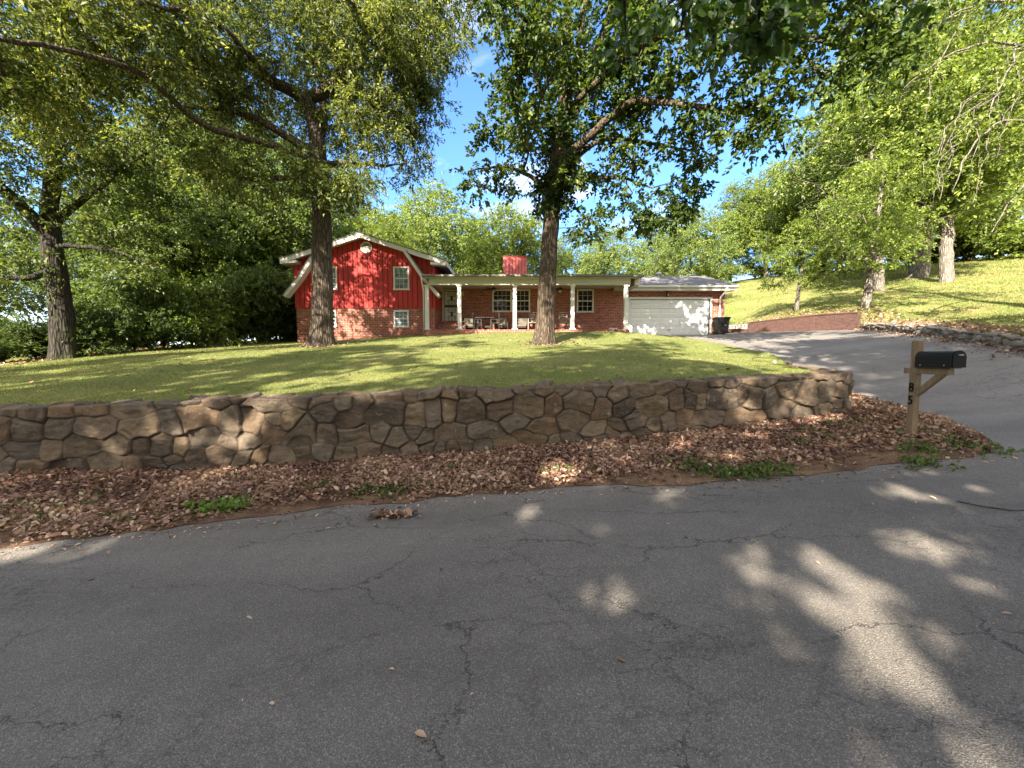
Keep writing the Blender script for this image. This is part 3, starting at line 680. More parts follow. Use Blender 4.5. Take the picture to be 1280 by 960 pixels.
G_BH, G_HL, G_HG = 'trees behind the house', 'trees on the hillside', 'hedgerow along the left of the lawn'
YG, GR, LT, OL = (1.45, 1.48, 1.0), (1.02, 1.10, 1.08), (1.42, 1.45, 1.35), (.92, .98, .98)
bh = [ # px of trunk, depth, top py, proto, label, tint
    (435, 36, 205, 'B', 'pale green tree rising behind the ridge of the red wing', LT), (540, 40, 228, 'A', 'tall light tree behind the right eave of the red wing', LT), (478, 32, 262, 'A', 'bright green tree close behind the red wing roof', YG),
    (598, 43, 268, 'A', 'grey green tree in the sky gap left of the chimney', LT), (640, 33, 255, 'A', 'yellow green tree directly behind the red chimney', YG), (712, 40, 285, 'B', 'tree seen between the middle oak trunk and the right porch window', GR),
    (762, 37, 282, 'A', 'leafy tree above the right end of the porch roof', LT), (815, 42, 262, 'B', 'tree behind the left half of the garage roof', LT), (868, 38, 258, 'A', 'spreading tree behind the right half of the garage roof', LT),
    (918, 50, 226, 'B', 'tall tree at the top of the slope right of the garage', LT), (965, 48, 205, 'A', 'broad pale tree on the slope beyond the small driveway tree', YG)]
usedp = {'A': False, 'B': False, 'C': False}; PR = {'A': (protoA, 14.8), 'B': (protoB, 16.6), 'C': (protoC, 8.8)}
def put(px, Y, toppy, k, label, tint, group, x=None, zb=None, name='deciduous_tree', sz=None):
    pr, h = PR[k]; c = at(px, toppy, Y); xx_ = c.x; zb = zhill(xx_, Y) if zb is None else zb
    s = max(.35, (c.z - zb) / h); place(pr, not usedp[k], name, xx_, Y, zb - .05, s if sz is None else sz, random.uniform(0, 6.28), label, group, tint, 1.0 if sz is None else s / sz); usedp[k] = True
for px, Y, tp, k, lab, ti in bh: put(px, Y, tp, k, lab, ti, G_BH)
hl = [(1001, 25, 272, 'C', 'small slender tree with pale trunk beside the brick retaining wall', YG), (1094, 22, 196, 'C', 'young tree on the bank above the end of the brick wall', YG),
      (1114, 28, 150, 'B', 'tree with pink grey trunk just behind the young bank tree', YG), (1167, 31, 60, 'A', 'largest hillside tree with a thick pale grey trunk', YG), (1060, 44, 130, 'B', 'tall tree on the hilltop behind the young bank tree', LT),
      (1230, 44, 60, 'A', 'hilltop tree right of the thick grey trunk', YG), (1215, 27, -70, 'B', 'tall hillside tree filling the upper right corner', YG), (1105, 37, 45, 'A', 'tall crown rising between the young bank tree and the thick grey trunk', LT), (1165, 40, 10, 'B', 'tallest hilltop crown behind the thick grey trunk', YG), (1010, 58, 200, 'A', 'far hilltop tree above the small slender tree', LT), (1130, 56, 120, 'A', 'far hilltop tree between the bank trunks', LT), (1310, 52, 70, 'B', 'far hilltop tree at the right edge of the view', YG)]
for px, Y, tp, k, lab, ti in hl:
    put(px, Y, tp, k, lab, ti, G_HL)
    if px in (1001, 1094, 1114, 1167):
        o = next(o for o in bpy.data.objects if o.get('label') == lab)
        for c in children(o):
            if c.name.startswith('trunk'): f_ = {1001: 1.15, 1094: 1.45, 1114: 1.5, 1167: 1.75}[px]; c.scale = (f_, f_, 1)
b5 = (at(1345, 400, 15).x, 15, zhill(at(1345, 400, 15).x, 15) - .1)
sk = Skel(); sk.line([b5, p(1345, 330, 15), p(1340, 240, 15), p(1350, 120, 15), p(1345, -60, 15)], .30, .14)
for L_ in ([(1342, 110, 15), (1290, 60, 14.4), (1230, 50, 14), (1170, 75, 13.8), (1130, 110, 13.8)], [(1345, 60, 15), (1290, 0, 14.2), (1220, 0, 13.6), (1160, 40, 13.4)], [(1340, 200, 15), (1290, 150, 14.2), (1250, 150, 13.8), (1210, 185, 13.6), (1190, 240, 13.6)], [(1340, 220, 15), (1300, 215, 14.4), (1265, 245, 14), (1240, 290, 14)]):
    sk.limb([p(*q_) for q_ in L_], .07, .012)
for k in range(14):
    px, py, Y = random.uniform(1190, 1290), random.uniform(20, 190), random.uniform(13.3, 14.6)
    sk.limb([p(px + 20, py - 20, Y), p(px - 12, py + 8, Y), p(px - 30, py + 45, Y), p(px - 42, py + random.uniform(70, 120), Y)], .010, .004, wig=.2)
blobs = [(1240, 20, 14, 1.6), (1180, 60, 14, 1.1), (1290, 90, 14.5, 1.6), (1230, 120, 14.2, 1.1), (1270, 180, 14.5, 1.1), (1200, 160, 14, .8), (1300, 260, 14.5, 1.0), (1250, 250, 14.4, .7), (1330, -40, 14.5, 2.5), (1200, -40, 14, 2), (1370, 150, 15, 2), (1120, 20, 14, 1.2), (1150, 110, 14.3, .7)]
B = [tuple(at(a, b, y)) + (r, r * .7) for a, b, y, r in blobs]
build_tree('deciduous_tree', sk, B, b5, LEAF_B, BARKG, 'near bank tree with pale drooping bare twigs at the right edge', G_HL, per_m3=.9, cap=50, clump_r=.6, twigs=9, per=12, L=.14, asp=.5, minz=2, tint=(1.3, 1.3, .95), rt=.010)
# hedgerow trees (left)
hg = [(188, 24, 165, 'B', 'dark hedgerow tree just right of the forked trunk', OL), (235, 26, 130, 'A', 'dense olive hedgerow tree under the long oak limb', OL), (280, 27, 150, 'B', 'hedgerow tree halfway between forked trunk and red wing', GR), (322, 27, 150, 'A', 'hedgerow tree nearest the left eave of the red wing', GR), (375, 34, 190, 'B', 'tree rising behind the left eave of the red wing', GR), (250, 36, 140, 'B', 'back hedgerow tree above the dense olive one', OL), (130, 34, 240, 'A', 'far hedgerow tree seen between the forked trunk and the dark hedgerow', OL), (-30, 26, 200, 'B', 'hedgerow tree cut by the left edge of the view', OL)]
for px, Y, tp, k, lab, ti in hg: put(px, Y, tp, k, lab, ti, G_HG, zb=zh(max(-44, at(px, 400, Y).x), min(Y, 33)))

# ---- shrubs
def proto_shrub(name, r, h):
    sk = Skel(); sk.line([(0, 0, -.1), (.02, 0, h * .5)], .04, .02, step=.2)
    for k in range(5): sk.limb([(0, 0, .05), (math.cos(k * 1.26) * r * .3, math.sin(k * 1.26) * r * .3, h * .4), (math.cos(k * 1.26) * r * .6, math.sin(k * 1.26) * r * .6, h * .75)], .03, .012)
    B = [(math.cos(k * 1.9) * r * .45, math.sin(k * 1.9) * r * .45, h * (.28 + .5 * (k % 3) / 2), r * .6, h * .28) for k in range(7)]
    return build_tree(name, sk, B, (0, 0, 0), LEAF_B, BARKD, 'x', cat='shrub', per_m3=9, cap=26, clump_r=.42, twigs=9, per=10, L=.12, asp=.5, minz=.1, rt=.006)
shp = proto_shrub('shrub', 1.5, 2.4)
for c in children(shp):
    if c.name.startswith('trunk'): c.name = 'stems'
    else: c.name = 'foliage'
DK = (.5, .57, .5)
shr = [(125, 16, 372, DK, 'dark shrub right at the foot of the forked trunk'), (165, 17, 385, OL, 'low olive shrub at the open gap in the hedgerow'), (200, 18, 350, DK, 'tall dark shrub left of the brightest hedgerow shrub'), (235, 19.5, 340, YG, 'yellow green shrub in the middle of the hedgerow'),
       (265, 21, 345, GR, 'green shrub under the middle hedgerow trees'), (292, 22, 330, OL, 'tall olive shrub right of the middle of the hedgerow'), (318, 23.5, 345, GR, 'leafy shrub two along from the red wing'), (342, 25, 352, DK, 'dark shrub beside the corner of the red wing'), (362, 27, 340, GR, 'shrub tucked behind the corner of the red wing'), (40, 15.5, 400, DK, 'low scrub left of the forked trunk'), (98, 19, 385, DK, 'dark scrub just right of the forked trunk base'), (18, 19, 390, OL, 'scrub behind the low scrub at the left edge'), (0, 14.5, 412, DK, 'dark low scrub at the left edge of the view'), (145, 22, 345, OL, 'shrub behind the gap in the hedgerow')]
fs = True
for px, Y, tp, ti, lab in shr:
    c = at(px, tp, Y); zb = zh(c.x, min(Y, 33)); s = (c.z - zb) / 2.55
    o = shp if fs else copy_tree(shp); fs = False
    o.location = (c.x, Y, zb); o.scale = (max(.75, s * .95), max(.75, s * .95), s); o.rotation_euler[2] = random.uniform(0, 6); tag(o, lab, 'shrub', G_HG)
    for ch in children(o):
        if ch.name.startswith('foliage'): ch.color = tuple(ti) + (1,)
hs = [(1212, 40, 268, YG, 'yellow green bush on the hilltop left of the right edge'), (1250, 38, 255, YG, 'bright yellow bush on the hilltop near the right edge'), (1285, 37, 262, LT, 'pale bush cut by the right edge on the hilltop'), (1135, 46, 290, LT, 'bush on the hilltop between the two pale trunks'), (1080, 48, 300, YG, 'bush on the hill crest left of the bank trunks'), (1030, 48, 305, LT, 'bush on the hill crest above the slender tree'), (985, 50, 318, GR, 'low bush on the crest right of the garage roof'), (945, 50, 322, GR, 'low bush on the crest beside the garage roof'), (905, 49, 325, LT, 'bush showing just over the right end of the garage roof'), (1180, 44, 285, YG, 'bush just right of the thick grey trunk')]
for px, Y, tp, ti, lab in hs:
    c = at(px, tp, Y); zb = zhill(c.x, Y); s = max(.8, (c.z - zb) / 2.55)
    o = copy_tree(shp); o.location = (c.x, Y, zb); o.scale = (s * 1.25, s * 1.25, s); o.rotation_euler[2] = random.uniform(0, 6); tag(o, lab, 'bush', 'bushes along the hilltop')
    for ch in children(o):
        if ch.name.startswith('foliage'): ch.color = tuple(ti) + (1,)

# ---- roadside trees on the viewer's side; canopy holes cut to place sun patches
GAPS = []
def ground_hit(px, py):
    v_ = at(px, py, 1); d = Vector((v_.x, 1, v_.z - EYE)); tq = 4.
    for _ in range(25): tq = .5 * tq + .5 * (zl(d.x * tq, tq) - EYE) / d.z
    return d.x * tq, tq
for px, py, r in ((1000, 715, .54), (1012, 765, .42), (1065, 750, .46), (985, 690, .32), (1100, 770, .24), (1045, 800, .22), (1095, 810, .20), (1150, 850, .21), (1205, 885, .16), (1120, 668, .28), (1165, 690, .22), (1250, 740, .24), (770, 735, .24), (735, 745, .16), (800, 725, .14), (905, 740, .12), (664, 642, .30), (828, 615, .30), (610, 680, .12), (195, 825, .13), (255, 800, .09), (450, 945, .13), (360, 955, .12), (20, 690, .40), (120, 680, .2), (708, 592, .42), (760, 560, .34), (800, 545, .2), (1135, 612, .25), (120, 560, .28), (215, 575, .22), (905, 575, .2), (980, 520, .22), (940, 515, .18), (730, 955, .12), (640, 900, .07)):
    GAPS.append(ground_hit(px, py) + (r,))
GAPS = np.array(GAPS)
LDIR = np.array([.451 * math.cos(R(33)), .892 * math.cos(R(33)), -math.sin(R(33))])
q_n = lambda b_: b_ * 2.1
def canopy_gaps(b_):
    zg_ = np.full(len(b_), .15)
    for _ in range(2):
        g = b_ + LDIR * ((b_[:, 2] - zg_) / -LDIR[2])[:, None]
        zg_ = LOW.big(np.clip(g[:, :2], [-20, -10], [20, 12])) + EYE
    w_ = np.stack([g[:, 0] * 3.4, g[:, 1] * 3.4, g[:, 0] * 0], 1)
    q = g[:, :2] + np.stack([fbm(w_, 2), fbm(w_ + 9, 2)], 1) * .12
    d = np.min(np.linalg.norm(q[:, None] - GAPS[None, :, :2], axis=2) / GAPS[None, :, 2], axis=1)
    return (d > 1.0 + .15 * rng.normal(size=len(b_))) | (vnoise(q_n(b_)) > .66)

def roadside(name, x, y, h, blobs, label, per_m3=.6, hang=None):
    zb = zl(max(-40, min(40, x)), max(y, -14)); sk = Skel()
    sk.line([(x, y, zb - .2), (x + .1, y, zb + h * .2), (x, y + .2, zb + h * .5), (x + .2, y, zb + h * 1.25)], .38, .1)
    if hang:
        for hl_ in hang: sk.limb(hl_, .10, .012)
    return build_tree(name, sk, [(x + b[0], y + b[1], zb + b[2]) + tuple(b[3:]) for b in blobs], (x, y, zb), LEAF_L, BARKD, label, 'roadside trees on the near side', per_m3=per_m3, cap=70, clump_r=.85, twigs=9, per=12, L=.20, asp=.72, broad=True, minz=2.8, keep=canopy_gaps)
RB = [(0, 0, 6, 3.6, 1.8), (-2.4, 1, 7.5, 3, 1.8), (2.4, .8, 7.8, 3, 1.8), (0, -2, 8, 3, 2), (0, 1, 10, 3.2, 2), (-1.5, -1, 12, 2.6, 1.8), (1.6, .4, 12.2, 2.6, 1.8), (0, 0, 14.2, 2.6, 1.6), (-2.4, .6, 10.6, 2.4, 1.6), (2.6, -.6, 10.4, 2.4, 1.6), (.3, .6, 16.2, 2.4, 1.6), (-2.2, .4, 14.6, 2.0, 1.3), (2.0, -.5, 15.2, 1.9, 1.3), (1.5, -.5, 9, 2.4, 1.6), (-1, .5, 9, 2.4, 1.6), (3.4, .4, 9.4, 2.0, 1.4), (-3.4, 0, 9.2, 2.0, 1.4), (-.6, 0, 18.4, 2.2, 1.5), (.9, .3, 20.4, 1.5, 1.3)]
roadside('roadside_tree', -15.6, -8.5, 14, RB, 'large roadside tree shading the left end of the road')
roadside('roadside_tree', -7.4, -9.5, 15, RB, 'large roadside tree shading the middle of the road')
roadside('roadside_tree', 10.5, -8.8, 15, RB, 'large roadside tree shading the right end of the road')
roadside('roadside_tree', -23, -8, 15, RB, 'farthest left roadside tree beyond the bend')
hang = [[(2.4, -7.2, 6.2), (2.2, -3.5, 7.4), tuple(at(860, -260, 1.6)), tuple(at(850, -90, 2.6)), tuple(at(858, 10, 3.4)), tuple(at(850, 40, 3.7))],
        [(2.4, -7.2, 6.4), (2.2, -3.5, 7.6), tuple(at(960, -260, 1.6)), tuple(at(955, -60, 2.6)), tuple(at(950, 40, 3.2))],
        [(2.4, -7.2, 6.6), (2.0, -3.5, 7.6), tuple(at(780, -300, 1.7)), tuple(at(780, -60, 3.0)), tuple(at(782, 40, 4.0))]]
t3 = roadside('linden_tree', 2.4, -7.2, 14, [(b[0] * .95, b[1] * .9, b[2], b[3] * .95, b[4]) for b in RB] + [(1.5, 9.5, 10.6, 2.2, 1.2), (4.5, 10, 11, 2.3, 1.3), (6.8, 8.5, 10.6, 2.3, 1.3), (3, 6.5, 11.6, 2.3, 1.4), (6.5, 5, 11, 2.2, 1.4), (9, 9.5, 11.5, 2.2, 1.3)], 'linden tree whose big drooping leaves hang into the top of the view', hang=hang)  # forward crown clumps added out of view to dapple the driveway
hc = np.array([tuple(at(a, b, y)) for a, b, y in [(858, 5, 3.4), (875, 25, 3.5), (850, 45, 3.7), (830, 15, 3.6), (905, 8, 3.3), (945, 20, 3.1), (955, 50, 3.2), (930, 30, 3.2), (965, 5, 3.0), (980, 25, 3.1), (785, 10, 4.0), (780, 42, 4.0), (765, 60, 4.2), (800, 25, 4.0), (1000, 5, 3.1), (900, 40, 3.6), (1165, -3, 3.0), (920, 60, 3.3), (885, -25, 3.2), (1020, -20, 3.1), (950, -25, 3.0)]])
hb, hd, hn, hL, hW, hv = sprays(hc, np.full(len(hc), .17), 6, 5, .085, .78, .9, .9)
ho_ = link_mesh('hanging_leaves', leaf_mesh('hanging_leaves', hb - np.array(t3.location), hd, hn, hL, hW, hv, True), LEAF_L, t3); ho_.color = (1.2, 1.3, 1.2, 1)

# ------------------------------------------------------------------ stone walls (height-field over a wrapped profile)
def stone_wall(name, path, zbase, ztop, thick, cell, mat, label, ds=.014, relief=.040, seed=1, depth=.25):
    rg = np.random.default_rng(seed)
    P = smooth_line(path, 4000, 2); L = np.concatenate([[0], np.cumsum(np.linalg.norm(np.diff(P, axis=0), axis=1))])
    n = int(L[-1] / ds); S = np.linspace(0, L[-1], n); P = np.stack([np.interp(S, L, P[:, k]) for k in range(2)], 1)
    T = unit(np.gradient(P, axis=0)); Nn = np.stack([T[:, 1], -T[:, 0]], 1)     # outward (towards the road)
    zb, zt = zbase(P), ztop(P); H = np.maximum(zt - zb, .05) + depth
    Hm = H.max(); m1 = int(Hm / ds); m2 = int(thick / ds); U = np.concatenate([np.linspace(0, 1, m1), 1 + np.linspace(0, 1, m2 + 1)[1:]])
    # stone sites, irregular courses
    sites = []; hmean = H.mean(); u = 0
    total = Hm + thick
    while u < total:
        ch = cell[1] * rg.uniform(.75, 1.3); s_ = -rg.uniform(0, cell[0])
        while s_ < L[-1] + 1:
            w = cell[0] * rg.choice([.45, .7, 1.0, 1.35], p=[.2, .3, .33, .17]) * rg.uniform(.85, 1.15)
            sites.append((s_ + w / 2, u + ch / 2 + rg.normal() * ch * .22, w * rg.uniform(.85, 1.15), ch * rg.uniform(.8, 1.25), rg.random(), rg.normal(), rg.normal(), rg.normal())); s_ += w
        u += ch
    sites = np.array(sites); sites = sites[np.argsort(sites[:, 0])]
    SS, UU = np.meshgrid(S, U, indexing='ij'); 
    ul = np.where(UU <= 1, UU * H[:, None], H[:, None] + (UU - 1) * thick)
    ul = ul + (Hm - H)[:, None]          # courses follow the top
    qs = SS.ravel(); qu = ul.ravel()
    w3 = np.stack([qs * 3.2, qu * 3.2, np.zeros_like(qs)], 1)
    qs = qs + .035 * fbm(w3, 3); qu = qu + .035 * fbm(w3 + 31, 3)
    f1 = np.full(len(qs), 9.); f2 = np.full(len(qs), 9.); id1 = np.zeros(len(qs), int)
    order = np.argsort(qs)
    for blk in np.array_split(order, max(1, int(L[-1] / .5))):
        lo, hi = qs[blk].min() - cell[0] * 2, qs[blk].max() + cell[0] * 2
        k = np.where((sites[:, 0] > lo) & (sites[:, 0] < hi))[0]; st = sites[k]
        dx = np.abs(qs[blk][:, None] - st[None, :, 0]) / (cell[0] * np.clip(st[None, :, 2] / cell[0], .72, 1.18)); dy = np.abs(qu[blk][:, None] - st[None, :, 1]) / (cell[1] * np.clip(st[None, :, 3] / cell[1], .85, 1.15))
        d = (dx ** 2.4 + dy ** 2.4) ** (1 / 2.4)
        o2 = np.argpartition(d, 1, axis=1)[:, :2]; dd = np.take_along_axis(d, o2, 1)
        sw = dd[:, 0] > dd[:, 1]; o2[sw] = o2[sw][:, ::-1]; dd.sort(axis=1)
        f1[blk], f2[blk], id1[blk] = dd[:, 0], dd[:, 1], k[o2[:, 0]]
    e = (f2 - f1) * cell[1] * .5
    prof = np.clip((e - .003) / .013, 0, 1); prof = 1 - (1 - prof) ** 1.7
    st = sites[id1]
    tilt = ((qs - st[:, 0]) * st[:, 5] * .13 + (qu - st[:, 1]) * st[:, 6] * .17)
    w4 = np.stack([qs, qu, st[:, 4] * 50], 1)
    ledge = fbm(w4 * np.array([2.5, 9, 1]), 4) * .017 + np.abs(fbm(w4 * np.array([6, 8, 1]), 3)) * .012 + fbm(w4 * 16, 3) * .007
    disp = prof * (relief * (.80 + .48 * st[:, 7].clip(-1.4, 1.4)) + tilt.clip(-.04, .04) + ledge) + (1 - prof) * .006 * fbm(w4 * 20, 2)
    disp = disp.reshape(n, len(U)); up = (UU > 1)
    k = np.clip((UU - 1) * thick / .08, 0, 1); kk = np.clip((1 - UU) * H[:, None] / .06, 0, 1)
    ny = np.where(up, 1 - k, 1) * .98; nz = np.where(up, .5 + k * .5, .5 * (1 - kk))
    X = P[:, None, 0] + Nn[:, None, 0] * (ny * disp - np.where(up, (UU - 1) * thick, 0) )
    Y = P[:, None, 1] + Nn[:, None, 1] * (ny * disp - np.where(up, (UU - 1) * thick, 0))
    Z = (zb - depth)[:, None] + np.where(up, H[:, None], UU * H[:, None]) + nz * disp * .8
    G = np.stack([X, Y, Z], -1)
    lean = (np.clip(1 - UU, 0, 1) * H[:, None])[..., None] * .05
    G[..., :2] += Nn[:, None] * lean
    # back face + ends so that it is a solid wall
    back = G[:, -1:].copy(); back[..., 2] = (zb - depth)[:, None]; G = np.concatenate([G, back], 1)
    joint = np.concatenate([(1 - np.clip(e / .010, 0, 1)).reshape(n, -1), np.zeros((n, 1))], 1); rnd = np.concatenate([st[:, 4].reshape(n, -1), np.zeros((n, 1))], 1)
    o = grid_mesh(name, G, mat, True, {'joint': joint.ravel(), 'stone': rnd.ravel()})
    return tag(o, label, 'wall')
stone_wall('stone_retaining_wall', [(x, y) for x, y in WALL_B], lambda P: LOW.big(P) + EYE, lambda P: wall_top(P[:, 0]) + EYE + .0 + .05 * (.6) * (_hash(np.floor(P[:, 0] / .37 + .3 * np.sin(P[:, 0] * 3)).astype(np.int64) + 500, np.full(len(P), 3), np.full(len(P), 9)) - .4), .42, (.40, .275), STONE, 'brown field stone retaining wall along the front of the lawn', seed=4)
stone_wall('stone_edging_wall', STONE_LOW[::-1][:-2] if False else list(reversed(STONE_LOW[1:])), lambda P: LOW.big(P) + EYE, lambda P: LOW.big(P) + EYE + .30 + .06 * vnoise(np.stack([P[:, 0] * 1.2, P[:, 1] * 1.2, P[:, 1] * 0], 1)), .5, (.36, .13), STONE2, 'low pale stone wall edging the right side of the driveway', relief=.06, seed=9, ds=.025)

# ------------------------------------------------------------------ litter, grass, weeds
def scatter(name, pts, L, asp, mat, label, curl=.7, up=.6, vmean=.5, vs=.25, lift=.0):
    n = len(pts); d = rng.normal(size=(n, 3)); d[:, 2] *= .35; nn = np.array([0, 0, 1.]) + rng.normal(size=(n, 3)) * up
    LL = L * (.5 + 1.15 * rng.random(n) ** 1.8); pos = pts + np.array([0, 0, 1.]) * (lift * rng.random(n) + .008)[:, None] - unit(d) * LL[:, None] * .5
    dz = -np.minimum(0, unit(d)[:, 2] * LL); pos[:, 2] += dz * .5
    v = np.clip(vmean + .22 * fbm(np.stack([pts[:, 0] * 1.4, pts[:, 1] * 1.4, pts[:, 0] * 0], 1), 3) + rng.normal(0, vs, n), 0, 1)
    return tag(link_mesh(name, leaf_mesh(name, pos, d, nn, LL, LL * asp * rng.uniform(.7, 1.2, n), v, True), mat), label, None, None, 'stuff')
wv = lambda c: np.where((c[..., 0] > -13) & (c[..., 0] < 9), 1., .05)
gsh = np.linspace(0, 1, 25)
def wverge(c):
    nn = vnoise(np.stack([c[..., 0].ravel() * 1.3, c[..., 1].ravel() * 1.3, np.zeros(c[..., 0].size)], 1)).reshape(c.shape[:2])
    f = np.clip(gsh[None, :c.shape[1]] if c.shape[1] <= 25 else 1, .03, 1)
    return wv(c) * (.35 + .65 * np.clip(f * 3.0 + nn * 1.1 - .1, 0, 1)) * (np.clip(f * 5 + nn * .4, .06, 1))
pl = np.concatenate([grid_sample(VG, 150000, wverge), grid_sample(VE, 16000)])
scatter('fallen_leaves', pl, .053, .58, LITTER, 'brown fallen oak leaves heaped below the stone wall', lift=.045, up=.75)
q = np.array([at(491, 648, 3.95)[:] for _ in range(90)]) + rng.normal(size=(90, 3)) * np.array([.10, .05, 0]); q[:, 2] = LOW.big(q[:, :2]) + EYE + .004
scatter('leaf_clump', q, .07, .55, LITTER, 'x', lift=.03)
bpy.data.objects['leaf_clump']['label'] = 'small clump of dead leaves lying on the road'
rs = grid_sample(G.reshape(1, 1, 3) if False else np.stack([np.stack(np.meshgrid(np.linspace(-8, 9, 40), np.linspace(1.5, 5.2, 20), indexing='ij'), -1)[..., 0], np.stack(np.meshgrid(np.linspace(-8, 9, 40), np.linspace(1.5, 5.2, 20), indexing='ij'), -1)[..., 1], np.zeros((40, 20))], -1), 800)
rs[:, 1] = np.where(rng.random(800) < .86, np.interp(rs[:, 0], [q_[0] for q_ in ROAD_EDGE], [q_[1] for q_ in ROAD_EDGE]) - np.abs(rng.normal(0, .16, 800)), rs[:, 1])
rs[:, 2] = LOW.big(rs[:, :2]) + EYE
scatter('road_litter', rs, .036, .5, LITTER, 'scattered dry leaf bits on the asphalt', lift=.004, up=.2, vmean=.7)
# leaves on the bank by the driveway and under the hedgerow
hp = np.stack([rng.uniform(-19.5, -13.5, 5000), rng.uniform(9, 30, 5000), np.zeros(5000)], 1); hp = hp[hp[:, 0] < np.interp(hp[:, 1], [9, 14, 17, 26, 30], [-17.2, -16.6, -15.8, -13.5, -13])]; hp[:, 2] = HI.big(hp[:, :2]) + EYE
bk = resample(STONE_LOW, 4000); bk = bk[rng.integers(0, 4000, 2600)] ; off = rng.normal(0, .35, (2600, 2)); bk = bk + off
inside = rng.random(2600) < 2; bz = np.where(True, LOW.big(bk) + EYE + .008, 0); hillz = HILL.big(bk) + EYE
bb3 = np.concatenate([bk, np.maximum(bz, np.where(off[:, 0] > .1, hillz, bz))[:, None]], 1)
bn = resample(HB[2:12], 4000)[rng.integers(0, 4000, 4500)] + np.abs(rng.normal(0, 1.0, (4500, 1))) * np.array([[.9, .35]]); bn = np.concatenate([bn, (HILL.big(bn) + EYE + .01)[:, None]], 1)
scatter('dry_leaves', np.concatenate([hp, bb3, bn]), .10, .55, LITTER, 'dry leaves drifted under the hedgerow and along the low stone edging', lift=.03, vmean=.6)
ll_ = grid_sample(LG, 700, lambda c: np.where((c[..., 0] > -22) & (c[..., 0] < 9) & (c[..., 1] < 22), 1, 0)); th_ = rng.random(500) * 6.283; rd_ = .45 + np.abs(rng.normal(0, .5, 500)); tr_ = np.where(np.arange(500) % 2 == 0, b1[0], b2[0]); rg_ = np.stack([tr_ + np.cos(th_) * rd_, 16 + np.sin(th_) * rd_], 1); rg_ = np.concatenate([rg_, (HI.big(rg_) + EYE)[:, None]], 1)
scatter('lawn_leaves', np.concatenate([ll_, rg_]), .085, .55, LITTER, 'stray brown leaves lying on the lawn and round the trunk bases', lift=.02, up=.4)
def blades(name, pts, h, w, mat, label, vs=.22, lean=.5):
    n = len(pts); a = rng.random(n) * 6.283; s_ = np.stack([np.cos(a), np.sin(a), np.zeros(n)], 1)
    tip = np.array([0, 0, 1.]) * h[:, None] * rng.uniform(.6, 1.2, (n, 1)) + rng.normal(size=(n, 3)) * np.array([1, 1, 0]) * h[:, None] * lean
    V = np.stack([pts - s_ * w[:, None] / 2, pts + s_ * w[:, None] / 2, pts + tip], 1)
    v = np.clip(.5 + .25 * fbm(np.concatenate([pts[:, :2] * .9, np.zeros((n, 1))], 1), 3) + rng.normal(0, vs, n), 0, 1)
    return tag(link_mesh(name, np_mesh(name, V.reshape(-1, 3), np.arange(n * 3).reshape(-1, 3), None, {'v': v}), mat), label, 'grass', None, 'stuff')
def wl(c): return np.where((c[..., 0] > -24) & (c[..., 0] < 9.2) & (c[..., 1] < 23), 1 / np.clip(c[..., 1] - 2, 2, 30) ** 1.9, 0)
gp = grid_sample(LG, 300000, wl); gd = np.linalg.norm(gp[:, :2], axis=1)
blades('lawn_grass', gp, .018 + .0009 * gd, .0035 + .0006 * gd, GRASSB, 'short mown grass of the front lawn')
# ragged fringe over the wall top
fp = resample(front, 3000)[rng.integers(0, 3000, 9000)]; fp = fp[(fp[:, 0] > -13)]; fp = fp + rng.normal(0, .06, fp.shape); fp = np.concatenate([fp, (HI.big(fp) + EYE)[:, None]], 1)
blades('grass_fringe', fp, np.full(len(fp), .075), np.full(len(fp), .009), GRASSB, 'longer grass fringe along the wall top', lean=.7)
def wh(c): return np.where((c[..., 0] < 62) & (c[..., 1] < 52) & (c[..., 0] > 12) & (c[..., 0] / np.maximum(c[..., 1], 1) < 1.5), 1 / np.clip(c[..., 1], 8, 60) ** 1.6, 0)
gp = grid_sample(HG, 80000, wh); gd = np.linalg.norm(gp[:, :2], axis=1)
blades('hill_grass', gp, .03 + .0016 * gd, .006 + .0009 * gd, GRASSB, 'sunlit grass of the hillside')
vp = grid_sample(VG, 9000, lambda c: wv(c) * np.clip(1.2 - gsh[None, :] * 1.1, .12, 1)); vp = np.concatenate([vp, grid_sample(VE, 2500)])
blades('dry_grass', vp, np.full(len(vp), .05), np.full(len(vp), .005), GRASSB, 'thin dry and green grass wisps along the road edge', vs=.3, lean=1.4)
# weeds
def weed_pts(c, n, sx, sy):
    q = np.array([c] * n) + rng.normal(size=(n, 2)) * np.array([sx, sy]); return np.concatenate([q, (LOW.big(q) + EYE + .04)[:, None]], 1)
spots = []
for px, py in ((390, 610), (480, 612), (420, 575 + 30), (520, 610), (575, 585), (790, 570), (830, 575), (900, 590), (940, 590), (1010, 540), (1040, 530), (1060, 535), (1090, 528), (1040, 545), (1150, 560), (1180, 545), (1160, 575), (1120, 540), (1000, 555), (60, 645), (110, 625), (20, 640), (150, 650), (700, 590), (870, 580), (960, 585), (1200, 555), (1225, 560)):
    v_ = at(px, py, 1); d = Vector((v_.x, 1, v_.z - EYE)); tq = 4.5
    for _ in range(12): tq = (zl(d.x * tq, tq) + .04 - EYE) / d.z
    spots.append((d.x * tq, tq))
gc = np.concatenate([weed_pts(c, random.randint(14, 40), .16, .10) for c in spots])
b_, d_, n_, L_, W_, v_ = sprays(gc, np.full(len(gc), .06), 4, 4, .035, .7, .1)
wo = link_mesh('ground_cover', leaf_mesh('ground_cover', b_, d_, n_, L_, W_, v_), LEAF_B); wo.color = (.85, .95, .85, 1)
tag(wo, 'low green weeds sprouting through the leaf litter', None, None, 'stuff')
v_ = at(272, 634, 1); d = Vector((v_.x, 1, v_.z - EYE)); tq = 4.2
for _ in range(12): tq = (zl(d.x * tq, tq) + .03 - EYE) / d.z
